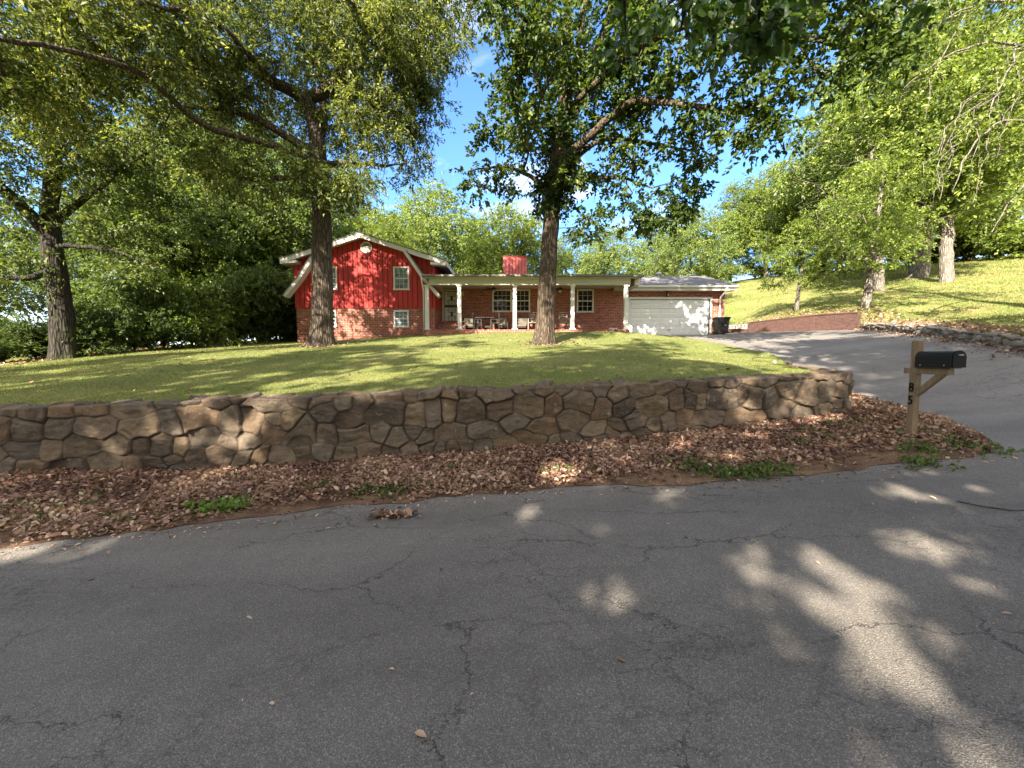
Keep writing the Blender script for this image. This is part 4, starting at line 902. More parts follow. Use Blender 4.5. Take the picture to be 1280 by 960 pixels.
wc = weed_pts((d.x * tq, tq), 60, .17, .07); b_, d_, n_, L_, W_, v_ = sprays(wc, np.full(len(wc), .07), 5, 4, .045, .75, .1)
wo = link_mesh('weed', leaf_mesh('weed', b_, d_, n_, L_, W_, v_), LEAF_B); wo.color = (1.3, 1.6, 1.1, 1)
tag(wo, 'bright green leafy weed clump at the road edge on the left', 'weed')

for pts_, lab in (([(1196, 628), (1225, 634), (1262, 640), (1300, 638)], 'thin dark fallen twig lying on the road right of the mailbox'),):
    P_ = [ground_hit(*q_) for q_ in pts_]; P_ = [(x_, y_, zl(x_, y_) + .012) for x_, y_ in P_]
    m = MB(); m.tube(P_, [.005, .005, .004, .002][:len(P_)], 6); mid = Vector(P_[1]); m.tube([mid, mid + Vector((.16, -.10, .004)), mid + Vector((.30, -.12, .0))], [.003, .002, .001], 5)
    tag(m.build('fallen_twig', BARKD, smooth=True), lab, 'twig')

# ------------------------------------------------------------------ the house
ZW, ZP, ZM, ZB = 22.0, 21.4, 23.8, 33.0
house = empty('house', (0, 0, 0), 0, 'split level brick house with red barn style wing, white porch and attached garage', 'house')
def wall_open(mb, x0, x1, z0, z1, y0, y1, ops):
    xs_ = sorted({x0, x1} | {v for o in ops for v in o[:2]}); zs_ = sorted({z0, z1} | {v for o in ops for v in o[2:]})
    for xa, xb in zip(xs_[:-1], xs_[1:]):
        run = None
        for za, zb_ in list(zip(zs_[:-1], zs_[1:])) + [(None, None)]:
            hole = za is None or any(o[0] <= (xa + xb) / 2 <= o[1] and o[2] <= (za + zb_) / 2 <= o[3] for o in ops)
            if hole:
                if run: mb.box(xa, xb, y0, y1, run[0], run[1])
                run = None
            else: run = (run[0] if run else za, zb_)
def rect(px0, px1, py0, py1, Y): return (xx(px0, Y, (py0 + py1) / 2), xx(px1, Y, (py0 + py1) / 2), zz(py1, Y), zz(py0, Y))
xl, xr = xx(371, ZW), xx(543.5, ZW); zs = zz(384.5, ZW)
w_up = [rect(492.5, 511, 334, 362, ZW), rect(402, 421, 334, 362, ZW)]; w_lo = [rect(493, 510.5, 388.5, 408.5, ZW), rect(402, 420, 388.5, 408.5, ZW)]
PF = zz(412.3, ZP); GF = zz(418.5, ZM); CEIL = zz(361.5, ZM) + .02
garL, garR = xx(781, ZM), xx(905, ZM)
door = rect(554, 575, 361.8, 402.5, ZM); win2 = rect(616, 662, 362.3, 389.5, ZM); win3 = rect(721.5, 741.5, 362.3, 390, ZM); gdoor = rect(787, 887, 374, 418.5, ZM)
brick = MB()
wall_open(brick, xl, xr, zh(xl, ZW) - .6, zs, ZW, ZW + .22, w_lo)
brick.box(xl, xl + .22, ZW + .22, ZB, 1.2, zs); brick.box(xr - .22, xr, ZW + .22, ZB, 1.6, zs)
wall_open(brick, xr, garL, PF - .6, CEIL + .25, ZM, ZM + .22, [door, win2, win3])
wall_open(brick, garL, garR, GF - .5, zz(361.5, ZM) + .1, ZM, ZM + .22, [gdoor])
gz = zz(357.5, 23.2)
brick.box(garR - .22, garR, ZM + .22, 31.0, GF - .5, zz(361.5, ZM) + .1); brick.box(xl + .22, garR - .22, 31.0, 31.22, 1.5, zz(361.5, ZM) + .1)
brick.build('brick_wall', BRICK, house)
# garage gable end
rid_y, rid_z = 27.3, zz(345.0, 27.3)
MB().prism([(23.82, zz(361.5, ZM) + .1), (31.0, zz(361.5, ZM) + .1), (rid_y, rid_z - .12)], garR - .2, garR - .01, 'x').build('gable_end', BRICK, house)
# siding
apx, apz, sl = xx(454, ZW, 300), zz(298, ZW), .318
def roofz(x): return apz - abs(x - apx) * sl
bx = MB(); bd = MB(); x = xl - .03; bw = .272
while x < xr + .02:
    x2 = min(x + bw - .034, xr + .03)
    cuts = sorted({zs - .03, 99} | {v for o in w_up if o[0] < x2 and o[1] > x for v in ()})
    segs = [(x, x2)]
    for o in w_up:
        new = []
        for a_, b_ in segs:
            for lo, hi in ((a_, min(b_, o[0])), (max(a_, o[0]), min(b_, o[1])), (max(a_, o[1]), b_)):
                if hi - lo > .004: new.append((lo, hi))
        segs = new
    if x < apx < x2: segs = [q_ for a_, b_ in segs for q_ in (((a_, apx), (apx, b_)) if a_ < apx < b_ else ((a_, b_),))]
    for a_, b_ in segs:
        o = next((o for o in w_up if o[0] <= (a_ + b_) / 2 <= o[1]), None)
        jy = random.uniform(-.003, .003)
        if o:
            bx.box(a_, b_, ZW - .035 + jy, ZW - .005, zs - .03, o[2]); bx.prism([(a_, o[3]), (b_, o[3]), (b_, roofz(b_)), (a_, roofz(a_))], ZW - .035 + jy, ZW - .005)
        else: bx.prism([(a_, zs - .03), (b_, zs - .03), (b_, roofz(b_)), (a_, roofz(a_))], ZW - .035 + jy, ZW - .005)
    x += bw
bx.build('siding', REDS, house)
bk_ = MB(); wall_open(bk_, xl, xr, zs, roofz(xl) - .02, ZW - .004, ZW + .15, w_up); bk_.prism([(xl, roofz(xl) - .02), (xr, roofz(xr) - .02), (apx, apz - .02)], ZW - .004, ZW + .15)
bk_.box(xl, xl + .15, ZW + .15, ZB, zs, roofz(xl)); bk_.box(xr - .15, xr, ZW + .15, ZB, zs, roofz(xr)); bk_.prism([(xl + .15, zs), (xr - .15, zs), (xr - .15, roofz(xr)), (apx, apz), (xl + .15, roofz(xl))], ZB - .15, ZB - .002)
bk_.build('siding_backing', GROOVE, house)
for xs0, xs1 in ((xl - .03, xl - .002), (xr + .002, xr + .03)):
    side = MB(); y_ = ZW
    while y_ < ZB:
        side.box(xs0, xs1, y_, min(y_ + bw - .012, ZB), zs - .03, roofz(xl) - .02); y_ += bw
    side.build('side_siding', REDS, house)
# wing roof
FO = ZW - .5
exl, exr = xx(350.5, FO, 328), xx(557.5, FO, 328)
def slab(x_e, t0, t1): # slope from apex to eave, offsets above the soffit line
    ze = roofz(x_e); return [(apx, apz + t0), (x_e, ze + t0), (x_e, ze + t1), (apx, apz + t1)]
sf = MB(); sf.prism(slab(exl, .004, .15), FO + .03, ZB + .4); sf.prism(slab(exr, .004, .15), FO + .03, ZB + .4)
sf.build('soffit', WHITE, house)
rf = MB(); rf.prism(slab(exl - .04, .155, .20), FO - .03, ZB + .45); rf.prism(slab(exr + .04, .155, .20), FO - .03, ZB + .45)
wroof = rf.build('roof', SHINGLE, house)
fa = MB()
for xe in (exl, exr):
    fa.prism(slab(xe, -.10, .153), FO, FO + .03)
    s_ = 1 if xe > apx else -1; ze = roofz(xe)
    fa.box(min(xe, xe + s_ * .03), max(xe, xe + s_ * .03), FO, ZB + .4, ze - .10, ze + .15)
    # boxed eave return
    fa.prism([(xe, ze - .10), (xe - s_ * .85, ze - .10 + .06), (xe - s_ * .85, ze + .1), (xe, ze + .002)], FO + .005, ZW - .04)
fa.build('fascia', WHITE, house)
# steep gambrel strips
for sgn in (1, -1):
    gs, gsd = MB(), MB()
    x0, z0 = apx + sgn * xx(640 + 50, ZW), roofz(apx + sgn * xx(640 + 50, ZW)) - .02
    x1, z1 = apx + sgn * xx(640 + 92.5, ZW), zz(371.5, FO)
    xm, zm = (x0 * .42 + x1 * .58) - sgn * .10, z0 * .42 + z1 * .58
    th = .17
    nx, nz_ = sgn * .80, .58
    pts = [(x0, z0), (xm, zm), (x1, z1)]
    outer = [(a_ + nx * th, b_ + nz_ * th) for a_, b_ in pts]; outer[0] = (x0 + sgn * .24, roofz(x0 + sgn * .24) - .01)
    gs.prism(pts[:2] + [outer[1], outer[0]], FO + .01, ZW - .04); gs.prism([pts[1], pts[2], outer[2], outer[1]], FO + .01, ZW - .04)
    o2 = [(a_ + nx * .05, b_ + nz_ * .05) for a_, b_ in outer]
    gsd.prism([outer[0], outer[1], o2[1], o2[0]], FO - .01, ZW - .042); gsd.prism([outer[1], outer[2], o2[2], o2[1]], FO - .01, ZW - .042)
    gr_ = gs.build('gambrel_rake', WHITE, house); gsd.build('gambrel_shingles', SHINGLE, gr_)
# octagonal vent
oc = at(458, 309.5, ZW - .04); 
def octa(r): return [(oc.x + r * math.cos(math.pi / 8 + k * math.pi / 4), oc.z + r * math.sin(math.pi / 8 + k * math.pi / 4)) for k in range(8)]
vm = MB(); 
for k in range(8):
    A_, B_ = octa(.33), octa(.26); vm.prism([A_[k], A_[(k + 1) % 8], B_[(k + 1) % 8], B_[k]], ZW - .09, ZW - .037)
vent = vm.build('gable_vent', WHITE, house); vl = MB()
for k in range(6):
    z = oc.z - .21 + k * .084; hw = min(.26, .36 - abs(z - oc.z) * .7); vl.prism([(ZW - .075, z - .02), (ZW - .04, z + .03), (ZW - .04, z + .042), (ZW - .075, z - .008)], oc.x - hw * .95, oc.x + hw * .95, 'x')
vl.build('louvre', CREAM, vent)
# windows
def window(r, Y, nx, nz, glass, dbl=False, label=None, rec=.06, trim=WHITE):
    x0, x1, z0, z1 = r; f = MB(); t = .055
    f.box(x0 - .03, x1 + .03, Y - .045, Y + .05, z1 - t, z1 + .03); f.box(x0 - .05, x1 + .05, Y - .075, Y + .05, z0 - .035, z0 + t)
    cols = [(x0, x1)] if not dbl else [(x0, (x0 + x1) / 2 - .03), ((x0 + x1) / 2 + .03, x1)]
    f.box(x0 - .03, x0 + t, Y - .045, Y + .05, z0 + t, z1 - t); f.box(x1 - t, x1 + .03, Y - .045, Y + .05, z0 + t, z1 - t)
    if dbl: f.box((x0 + x1) / 2 - .06, (x0 + x1) / 2 + .06, Y - .04, Y + .05, z0 + t, z1 - t)
    w = f.build('window', trim, house, label=label)
    mu = MB()
    for a_, b_ in ([(x0 + t, x1 - t)] if not dbl else [(x0 + t, (x0 + x1) / 2 - .06), ((x0 + x1) / 2 + .06, x1 - t)]):
        zm_ = (z0 + z1) / 2; mu.box(a_, b_, Y - .012, Y + .03, zm_ - .03, zm_ + .03)
        for za, zb_ in ((z0 + t, zm_ - .03), (zm_ + .03, z1 - t)):
            for k in range(1, nx): xk = a_ + (b_ - a_) * k / nx; mu.box(xk - .008, xk + .008, Y + .008, Y + .028, za, zb_)
            for k in range(1, nz): zk = za + (zb_ - za) * k / nz; mu.box(a_, b_, Y + .009, Y + .027, zk - .008, zk + .008)
    mu.build('muntin', trim, w)
    MB().box(x0 + t, x1 - t, Y + .032, Y + .045, z0 + t, z1 - t).build('pane', glass, w)
    return w
for r in w_up: window(r, ZW, 2 + 1, 2, GLASSC, label='upper wing window with pale blinds')
for r in w_lo: window(r, ZW, 3, 2, GLASSC if r is w_lo[0] else GLASS, label='basement window in the brick base')
window(win2, ZM, 4, 2, GLASS, True, 'wide double window under the porch'); window(win3, ZM, 3, 2, GLASS, label='single window near the garage end of the porch')
# front door with scrolled security grille
dx0, dx1, dz0, dz1 = door
dfm = MB(); dfm.box(dx0 - .06, dx0 + .05, ZM - .03, ZM + .12, dz0, dz1); dfm.box(dx1 - .05, dx1 + .06, ZM - .03, ZM + .12, dz0, dz1); dfm.box(dx0 + .05, dx1 - .05, ZM - .03, ZM + .12, dz1 - .06, dz1); dfm.box(dx0 - .06, dx1 + .06, ZM - .06, ZM + .12, dz0 - .04, dz0)
fd = dfm.build('front_door', CREAM, house)
MB().box(dx0 + .05, dx1 - .05, ZM + .06, ZM + .10, dz0, dz1 - .06).build('pane', mat_paint('door_glass', (.55, .52, .44), .25, .3), fd)
gr = MB(); gx0, gx1 = dx0 + .07, dx1 - .07; cx = (gx0 + gx1) / 2; zm = (dz0 + dz1) / 2 - .02
for za, zb_ in ((dz0 + .04, zm - .05), (zm + .05, dz1 - .1)):
    gr.box(gx0, gx1, ZM + .02, ZM + .04, za, za + .03); gr.box(gx0, gx1, ZM + .02, ZM + .04, zb_ - .03, zb_); gr.box(gx0, gx0 + .03, ZM + .02, ZM + .04, za + .03, zb_ - .03); gr.box(gx1 - .03, gx1, ZM + .02, ZM + .04, za + .03, zb_ - .03)
    gr.box(cx - .045, cx - .025, ZM + .02, ZM + .04, za + .03, zb_ - .03); gr.box(cx + .025, cx + .045, ZM + .02, ZM + .04, za + .03, zb_ - .03)
    h_ = zb_ - za
    for sx in (-1, 1):
        for sz_ in (-1, 1):
            zc = (za + zb_) / 2
            pth = [(cx + sx * (.05 + .13 * math.sin(u_ * math.pi)) + sx * .10 * u_, ZM + .03, zc + sz_ * h_ * (.06 + .40 * u_)) for u_ in np.linspace(0, 1, 9)]; gr.tube(pth, .013, 5)
            gr.tube([(cx + sx * (.19 + .07 * math.cos(u_)), ZM + .03, zc + sz_ * h_ * .23 + .10 * math.sin(u_)) for u_ in np.linspace(0, 5.6, 12)], .012, 5)
    gr.box(cx - .06, cx + .06, ZM + .018, ZM + .042, (za + zb_) / 2 - .14, (za + zb_) / 2 + .14)
gr.box(gx0, gx1, ZM + .02, ZM + .035, zm - .045, zm + .045)
gr.build('grille', DARKM, fd)
# porch
pe0, pe1 = xx(528, 20.9, 345), xx(804, 20.9, 345)
floor_x0, floor_x1 = xx(531, 21.2, 412), xx(787, 21.2, 412)
pf = MB(); pf.box(floor_x0, floor_x1, 21.15, ZM - .002, PF - .7, PF); pf.build('porch_floor', BRICK, house, bevel=.01)
stp = MB()
for k in range(4): stp.box(dx0 - .15 - (3 - k) * .02, dx1 + .35 + (3 - k) * .05, ZM - 1.25 + k * .3, ZM - .004, PF + .003 + k * .162, PF + .162 * (k + 1))
stp.build('door_step', BRICK, house, bevel=.008)
ls = MB()
for k in range(2): ls.box(floor_x0 - .02 - k * .01 + .0, xx(566, 21.0, 412), 20.55 + k * .3, 21.149, PF - .55 + k * .003, PF - .34 + k * .17)
ls.build('porch_step', BRICK, house, bevel=.008)
zbeam0, zbeam1, zeave = zz(356, ZP - .15), zz(346.5, 21.0), zz(343.3, 20.9)
bm_ = MB(); bm_.box(pe0 + .25, pe1 - .55, ZP - .16, ZP + .12, zbeam0, zbeam1); bm_.box(garL - .16, garL + .12, ZP + .12, ZM - .002, zbeam0 + .02, zbeam1); bm_.box(pe0 + .35, pe0 + .6, ZP + .12, ZM - .002, zbeam0 + .02, zbeam1); bm_.build('porch_beam', CREAM, house)
MB().box(pe0 + .3, pe1 - .6, ZP + .121, ZM - .003, CEIL + .01, CEIL + .06).build('porch_ceiling', CREAM, house)
cz = PF
for px in (534.0, 574.5, 643.5, 715.5, 782.0):
    c = at(px, 385, ZP); m = MB(); m.box(c.x - .10, c.x + .10, ZP - .11, ZP + .08, PF + .06, zbeam0 + .001); m.box(c.x - .16, c.x + .16, ZP - .165, ZP + .135, PF + .001, PF + .06); m.box(c.x - .15, c.x + .15, ZP - .155, ZP + .125, zbeam0 - .08, zbeam0 - .002)
    m.build('column', WHITE, house, bevel=.008)
# main roof (low pitch)
rs_ = .155; ridge_y = 27.6
def pr(y, t): return (y, zeave + (y - 20.9) * rs_ + t) if y <= ridge_y else (y, zeave + (2 * ridge_y - 20.9 - y) * rs_ + t)
m = MB(); m.prism([pr(20.9, -.03), pr(ridge_y, -.03), pr(34, -.03), pr(34, .02), pr(ridge_y, .02), pr(20.9, .02)], pe0, pe1, 'x'); m.build('roof', SHINGLE, house)
m = MB(); m.box(pe0 + .01, pe1 - .01, 20.93, 20.97, zbeam1 - .03, zeave - .032); m.box(pe0 + .01, pe1 - .01, 20.97, ZP - .162, zbeam1 - .03, zbeam1); 
m.prism([pr(20.97, -.035), pr(ridge_y, -.035), pr(31, -.035), (31, zbeam1 + .02), (20.97, zbeam1 + .02)], pe1 - .06, pe1 - .02, 'x'); m.prism([pr(20.97, -.035), pr(ridge_y, -.035), pr(31, -.035), (31, zbeam1 + .02), (20.97, zbeam1 + .02)], pe0 + .02, pe0 + .06, 'x'); m.build('fascia', CREAM, house)
gt = MB(); gt.prism([(20.80, zeave - .02), (20.80, zeave - .09), (20.84, zeave - .13), (20.925, zeave - .13), (20.925, zeave - .02)], pe0 - .02, pe1 + .02, 'x'); gt.build('gutter', DARKM if False else mat_paint('grey_gutter', (.13, .125, .11), .5, .4), house)
# chimney
cL, cR = xx(629, 27, 330), xx(658.5, 27, 330); ct = zz(320.5, 27); m = MB(); xk = cL
while xk < cR - .01:
    m.box(xk, min(xk + .175, cR), 27 - .02, 27 + .0, zeave, ct - .06); xk += .212
ch = m.build('chimney', mat_paint('chimney_siding', (.46, .115, .105), .65, .25), house); MB().box(cL + .005, cR - .005, 27.003, 28.0, zeave, ct - .03).build('chimney_core', REDS, ch)
MB().box(cL - .03, cR + .03, 26.95, 28.05, ct - .03, ct + .015).build('chimney_cap', REDS, ch)
for px, Y in ((619, 25.5), (577, 25.5), (823, 27.2)):
    c = at(px, 341, Y); zr = zeave + (Y - 20.9) * rs_ if px < 800 else rid_z
    m = MB(); m.tube([(c.x, Y, zr - .05), (c.x, Y, zr + .10), (c.x, Y, zr + .10)], [.09, .09, .17], 12); m.tube([(c.x, Y, zr + .10), (c.x, Y, zr + .17), (c.x, Y, zr + .22)], [.20, .19, .08], 14); m.build('roof_vent', WHITE, house, smooth=True)
# garage
ge0, ge1 = pe1 - .9, xx(923, 23.2, 356); 
m = MB(); zg = gz + .05
sl2 = (rid_z - zg) / (rid_y - 23.2)
m.prism([(23.2, zg), (rid_y, rid_z), (31.4, zg), (31.4, zg - .06), (rid_y, rid_z - .06), (23.2, zg - .06)], ge0, ge1, 'x'); m.build('roof', SHINGLE, house)
m = MB(); m.box(ge0, ge1 - .02, 23.24, 23.28, zz(363.0, 23.2), zg - .062); m.box(ge0, ge1 - .05, 23.28, ZM - .003, zz(362.5, 23.2), zz(362.5, 23.2) + .04)
m.prism([(23.24, zg - .062), (rid_y, rid_z - .062), (31.3, zg - .062), (31.3, zg - .22), (rid_y, rid_z - .22), (23.24, zg - .22)], ge1 - .05, ge1 - .02, 'x'); m.build('fascia', CREAM, house)
m = MB(); m.prism([(23.11, zg - .03), (23.11, zg - .10), (23.15, zg - .14), (23.235, zg - .14), (23.235, zg - .03)], ge0 + .45, ge1 + .02, 'x'); m.build('gutter', WHITE, house)
dsx = xx(900.5, 23.6); m = MB(); m.tube([(dsx + .12, 23.2, zg - .12), (dsx + .1, 23.3, zg - .3), (dsx, 23.66, zg - .62), (dsx, 23.72, zg - .9), (dsx, 23.72, GF + .25), (dsx, 23.6, GF + .1)], .05, 8); m.build('downspout', WHITE, house, smooth=True)
dpx = at(531.5, 380, 21.3).x - .1; m = MB(); m.tube([(dpx, 20.88, zeave - .12), (dpx, 21.0, zeave - .35), (dpx, 21.35, zeave - .75), (dpx, 21.35, PF - .3)], .04, 8); m.build('downspout', WHITE, house, smooth=True)
g0, g1, h0, h1 = gdoor
m = MB(); m.box(g0 - .12, g0, ZM - .02, ZM + .2, GF, h1 + .12); m.box(g1, g1 + .12, ZM - .02, ZM + .2, GF, h1 + .12); m.box(g0, g1, ZM - .02, ZM + .2, h1, h1 + .12); m.build('garage_door_frame', WHITE, house)
m = MB(); ph = (h1 - h0) / 4
for k in range(4):
    za = h0 + k * ph + .006; zb_ = h0 + (k + 1) * ph - .006; m.box(g0 + .005, g1 - .005, ZM + .10, ZM + .16, za, zb_)
    for j in range(8):
        xa = g0 + .12 + j * (g1 - g0 - .12) / 8; xb = xa + (g1 - g0 - .12) / 8 - .12
        m.box(xa, xb, ZM + .085, ZM + .0995, za + .10, (za + zb_) / 2 - .03); m.box(xa, xb, ZM + .085, ZM + .0995, (za + zb_) / 2 + .03, zb_ - .10)
gd_ = m.build('garage_door', DOORW, house, bevel=.01)
MB().box((g0 + g1) / 2 - .09, (g0 + g1) / 2 + .09, ZM + .05, ZM + .083, h0 + .28, h0 + .31).build('handle', DARKM, gd_, bevel=.005)
c = at(766, 410, ZM); m = MB(); m.box(c.x - .26, c.x + .26, ZM - .12, ZM - .002, PF + .0, PF + .26); fv = m.build('foundation_vent', WHITE, house); MB().box(c.x - .18, c.x + .18, ZM - .125, ZM - .119, PF + .07, PF + .19).build('opening', BLACKP, fv)
c = at(835, 360, 23.45); MB().box(c.x - .22, c.x + .22, 23.35, 23.6, zz(362.5, 23.2) - .012, zz(362.5, 23.2) - .001).build('soffit_vent', DARKM, house)

# ------------------------------------------------------------------ things on and around the porch
def lantern(px, py, Y, mat, label):
    c = at(px, py, Y); o = empty('wall_lantern', (c.x, Y, c.z), 0, label, 'lamp')
    MB().box(-.05, .05, -.03, -.002, -.10, .10).box(-.02, .02, -.12, -.03, .07, .10).build('bracket', mat, o)
    m = MB(); m.tube([(0, -.13, -.12), (0, -.13, .06)], [.045, .065], 6); m.build('lamp_glass', mat_paint('lantern_glass', (.45, .40, .30), .2, .1), o)
    m = MB(); m.tube([(0, -.13, .06), (0, -.13, .13), (0, -.13, .16)], [.085, .03, .012], 6); m.tube([(0, -.13, -.14), (0, -.13, -.12)], [.03, .055], 6)
    for k in range(6): a = k * math.pi / 3; m.tube([(math.cos(a) * .047, -.13 + math.sin(a) * .047, -.12), (math.cos(a) * .067, -.13 + math.sin(a) * .067, .06)], .006, 4)
    m.build('lamp_cage', mat, o)
lantern(834, 368.3, ZM, DARKM, 'dark wall lantern above the white garage door')
lantern(579, 367, ZM, WHITE, 'white wall lantern beside the front door')
def fan(px, py, Y, label):
    c = at(px, py, Y); o = empty('ceiling_fan', (c.x, Y, c.z), .3, label, 'fan', 'ceiling fans under the porch')
    MB().tube([(0, 0, .10), (0, 0, CEIL + .005 - c.z)], .015, 8).build('rod', DARKM, o)
    MB().tube([(0, 0, -.06), (0, 0, -.05), (0, 0, .06), (0, 0, .10)], [.09, .13, .13, .05], 14).build('motor', DARKM, o, smooth=True)
    for k in range(5):
        M = Matrix.Rotation(k * 2 * math.pi / 5, 4, 'Z') @ Matrix.Rotation(.2, 4, 'X'); MB().box(.12, .66, -.065, .065, -.006, .006, M).build('blade', DARKW, o)
    MB().tube([(0, 0, -.06), (0, 0, -.09), (0, 0, -.15), (0, 0, -.17)], [.06, .09, .07, .02], 12).build('lamp_bowl', CREAM, o, smooth=True)
fan(617, 361.5, 22.4, 'dark ceiling fan hanging left of the wide porch window'); fan(700, 361.5, 22.4, 'dark ceiling fan hanging right of the oak trunk')
def settee(px, w, Y, label):
    c = at(px, 411, Y); o = empty('porch_settee', (c.x, Y, PF + .001), 0, label, 'settee', 'cushioned settees along the porch wall')
    m = MB(); m.box(-w / 2, w / 2, -.30, .30, .22, .30); m.box(-w / 2, -w / 2 + .06, -.30, .30, .30, .60); m.box(w / 2 - .06, w / 2, -.30, .30, .30, .60); m.box(-w / 2, w / 2, .24, .30, .30, .86); m.build('frame', DARKW, o, bevel=.008)
    for sx in (-1, 1):
        for sy in (-1, 1): MB().box(sx * (w / 2 - .04) - .03, sx * (w / 2 - .04) + .03, sy * .26 - .03, sy * .26 + .03, 0, .219).build('leg', DARKW, o)
    MB().box(-w / 2 + .07, w / 2 - .07, -.29, .12, .302, .42).build('seat_cushion', CUSH, o, bevel=.03)
    MB().box(-w / 2 + .07, w / 2 - .07, .10, .235, .43, .90).build('back_cushion', CUSH, o, bevel=.03)
settee(587, .80, 23.3, 'beige cushioned settee beside the second column'); settee(627, .78, 23.3, 'beige cushioned settee between the dark table and the third column'); settee(653, .72, 23.3, 'beige cushioned settee just right of the third column')
c = at(606, 411, 22.5); o = empty('porch_table', (c.x, 22.5, PF + .001), 0, 'dark wooden table in the middle of the porch seating', 'table')
m = MB(); m.box(-.55, .55, -.4, .4, .70, .75); m.build('tabletop', DARKW, o, bevel=.01)
for sx in (-1, 1): MB().box(sx * .38 - .05, sx * .38 + .05, -.3, .3, 0, .699).build('leg', DARKW, o)
MB().box(-.33, .33, -.04, .04, .2, .3).build('stretcher', DARKW, o)
def chair(px, Y, rz, label, mat=DARKW, rock=False, H=1.0, name='porch_chair', cat='chair', group='dark chairs round the porch table'):
    c = at(px, 411, Y); o = empty(name, (c.x, Y, PF + (.06 if rock else .001)), rz, label, cat, group)
    MB().box(-.25, .25, -.25, .25, .40, .44).build('seat', mat, o, bevel=.006)
    for sx in (-1, 1):
        MB().box(sx * .23 - .022, sx * .23 + .022, -.25, -.205, 0, .62).build('leg', mat, o); MB().box(sx * .23 - .022, sx * .23 + .022, .205, .25, 0, .399).build('leg', mat, o)
        MB().box(sx * .23 - .03, sx * .23 + .03, -.27, .22, .621, .65).build('armrest', mat, o)
        if rock: MB().tube([(sx * .23, -.45 + .9 * u_, -.045 + .16 * (u_ - .5) ** 2 * 1.6) for u_ in np.linspace(0, 1, 9)], .018, 6).build('rocker', mat, o)
    m = MB(); m.box(-.25, -.21, .21, .25, .441, H); m.box(.21, .25, .21, .25, .441, H)
    for k in range(5): z = .52 + k * (H - .60) / 4; m.box(-.21, .21, .22, .24, z, z + .05)
    m.build('backrest', mat, o)
chair(597, 22.4, math.pi / 2, 'dark slatted chair at the left end of the porch table'); chair(619, 22.4, -math.pi / 2, 'dark slatted chair at the right end of the porch table')
GREYW = mat_paint('worn_white_wood', (.24, .21, .17), .7, .4)
chair(705, 22.6, .15, 'pale ladder back rocking chair left of the fourth column', GREYW, True, 1.08, 'rocking_chair', 'chair', 'pale rocking chairs on the porch'); chair(666, 22.7, -.2, 'pale ladder back rocking chair half hidden left of the oak trunk', GREYW, True, 1.08, 'rocking_chair', 'chair', 'pale rocking chairs on the porch')
# wheelie bin
c = at(901, 417, 23.15); zb_ = zl(c.x, 23.15) + .006
o = empty('wheelie_bin', (c.x, 23.15, zb_), -.08, 'black wheelie bin against the right corner of the garage', 'bin')
def taper(mb, a0, a1, b0, b1, z0, z1):
    return mb.add([(-a0, -b0, z0), (a0, -b0, z0), (a0, b0, z0), (-a0, b0, z0), (-a1, -b1, z1), (a1, -b1, z1), (a1, b1, z1), (-a1, b1, z1)], [(3, 2, 1, 0), (4, 5, 6, 7), (0, 1, 5, 4), (1, 2, 6, 5), (2, 3, 7, 6), (3, 0, 4, 7)])
m = MB(); taper(m, .25, .33, .28, .37, .06, .92); m.box(-.345, .345, -.385, .385, .86, .93); m.build('body', BLACKP, o, bevel=.02)
m = MB(); m.prism([(-.41, .931), (.40, .931), (.40, .98), (.1, 1.03), (-.3, 1.01), (-.41, .97)], -.36, .36, 'x')
for k in range(7): m.box(-.33 + k * .10, -.29 + k * .10, -.418, -.409, .90, .975)
m.build('lid', BLACKP, o, bevel=.012)
for sx in (-1, 1): MB().tube([(sx * .27, .27, .11), (sx * .33, .27, .11)], .11, 16).build('wheel', BLACKP, o)
MB().tube([(-.3, .40, .93), (-.3, .46, .95), (.3, .46, .95), (.3, .40, .93)], .018, 8).build('handle', BLACKP, o)
MB().box(.02, .17, -.352, -.335, .50, .56).build('front_grip', mat_paint('bin_grip', (.06, .06, .06), .5, .2), o)
# brick retaining wall and railing
def path_wall(name, pts, z0s, z1s, th, mat, label, cap=True):
    o = empty(name, (0, 0, 0), 0, label, 'wall')
    m = MB(); k = MB()
    for i in range(len(pts) - 1):
        a_, b_ = Vector(pts[i]), Vector(pts[i + 1]); d = (b_ - a_).normalized(); nn = Vector((-d.y, d.x)) * th / 2
        q = [a_ - nn, b_ - nn, b_ + nn, a_ + nn]; zz0 = [z0s[i], z0s[i + 1], z0s[i + 1], z0s[i]]; zz1 = [z1s[i], z1s[i + 1], z1s[i + 1], z1s[i]]
        m.add([(v.x, v.y, z) for v, z in zip(q, zz0)] + [(v.x, v.y, z) for v, z in zip(q, zz1)], [(3, 2, 1, 0), (4, 5, 6, 7), (0, 1, 5, 4), (1, 2, 6, 5), (2, 3, 7, 6), (3, 0, 4, 7)])
        q = [a_ - nn * 1.2, b_ - nn * 1.2, b_ + nn * 1.2, a_ + nn * 1.2]
        k.add([(v.x, v.y, z + .002) for v, z in zip(q, zz1)] + [(v.x, v.y, z + .07) for v, z in zip(q, zz1)], [(3, 2, 1, 0), (4, 5, 6, 7), (0, 1, 5, 4), (1, 2, 6, 5), (2, 3, 7, 6), (3, 0, 4, 7)])
    m.build('wall_body', mat, o); k.build('coping', mat, o)
zt = [zz(391.5, 20), zz(394.5, 22), zz(404.0, 26)]
path_wall('brick_retaining_wall', [(17.55, 20.0), (17.0, 22.0), (15.65, 26.0)], [2.5] * 3, zt, .25, BRICKD, 'brown brick retaining wall along the far side of the driveway')
ra, rb = Vector((15.6, 26.25)), Vector((14.85, 28.0))
path_wall('low_brick_wall', [ra, rb], [2.5, 2.5], [zz(412.5, 26.2), zz(412, 28)], .25, BRICKD, 'lowest brick wall section under the white baluster railing')
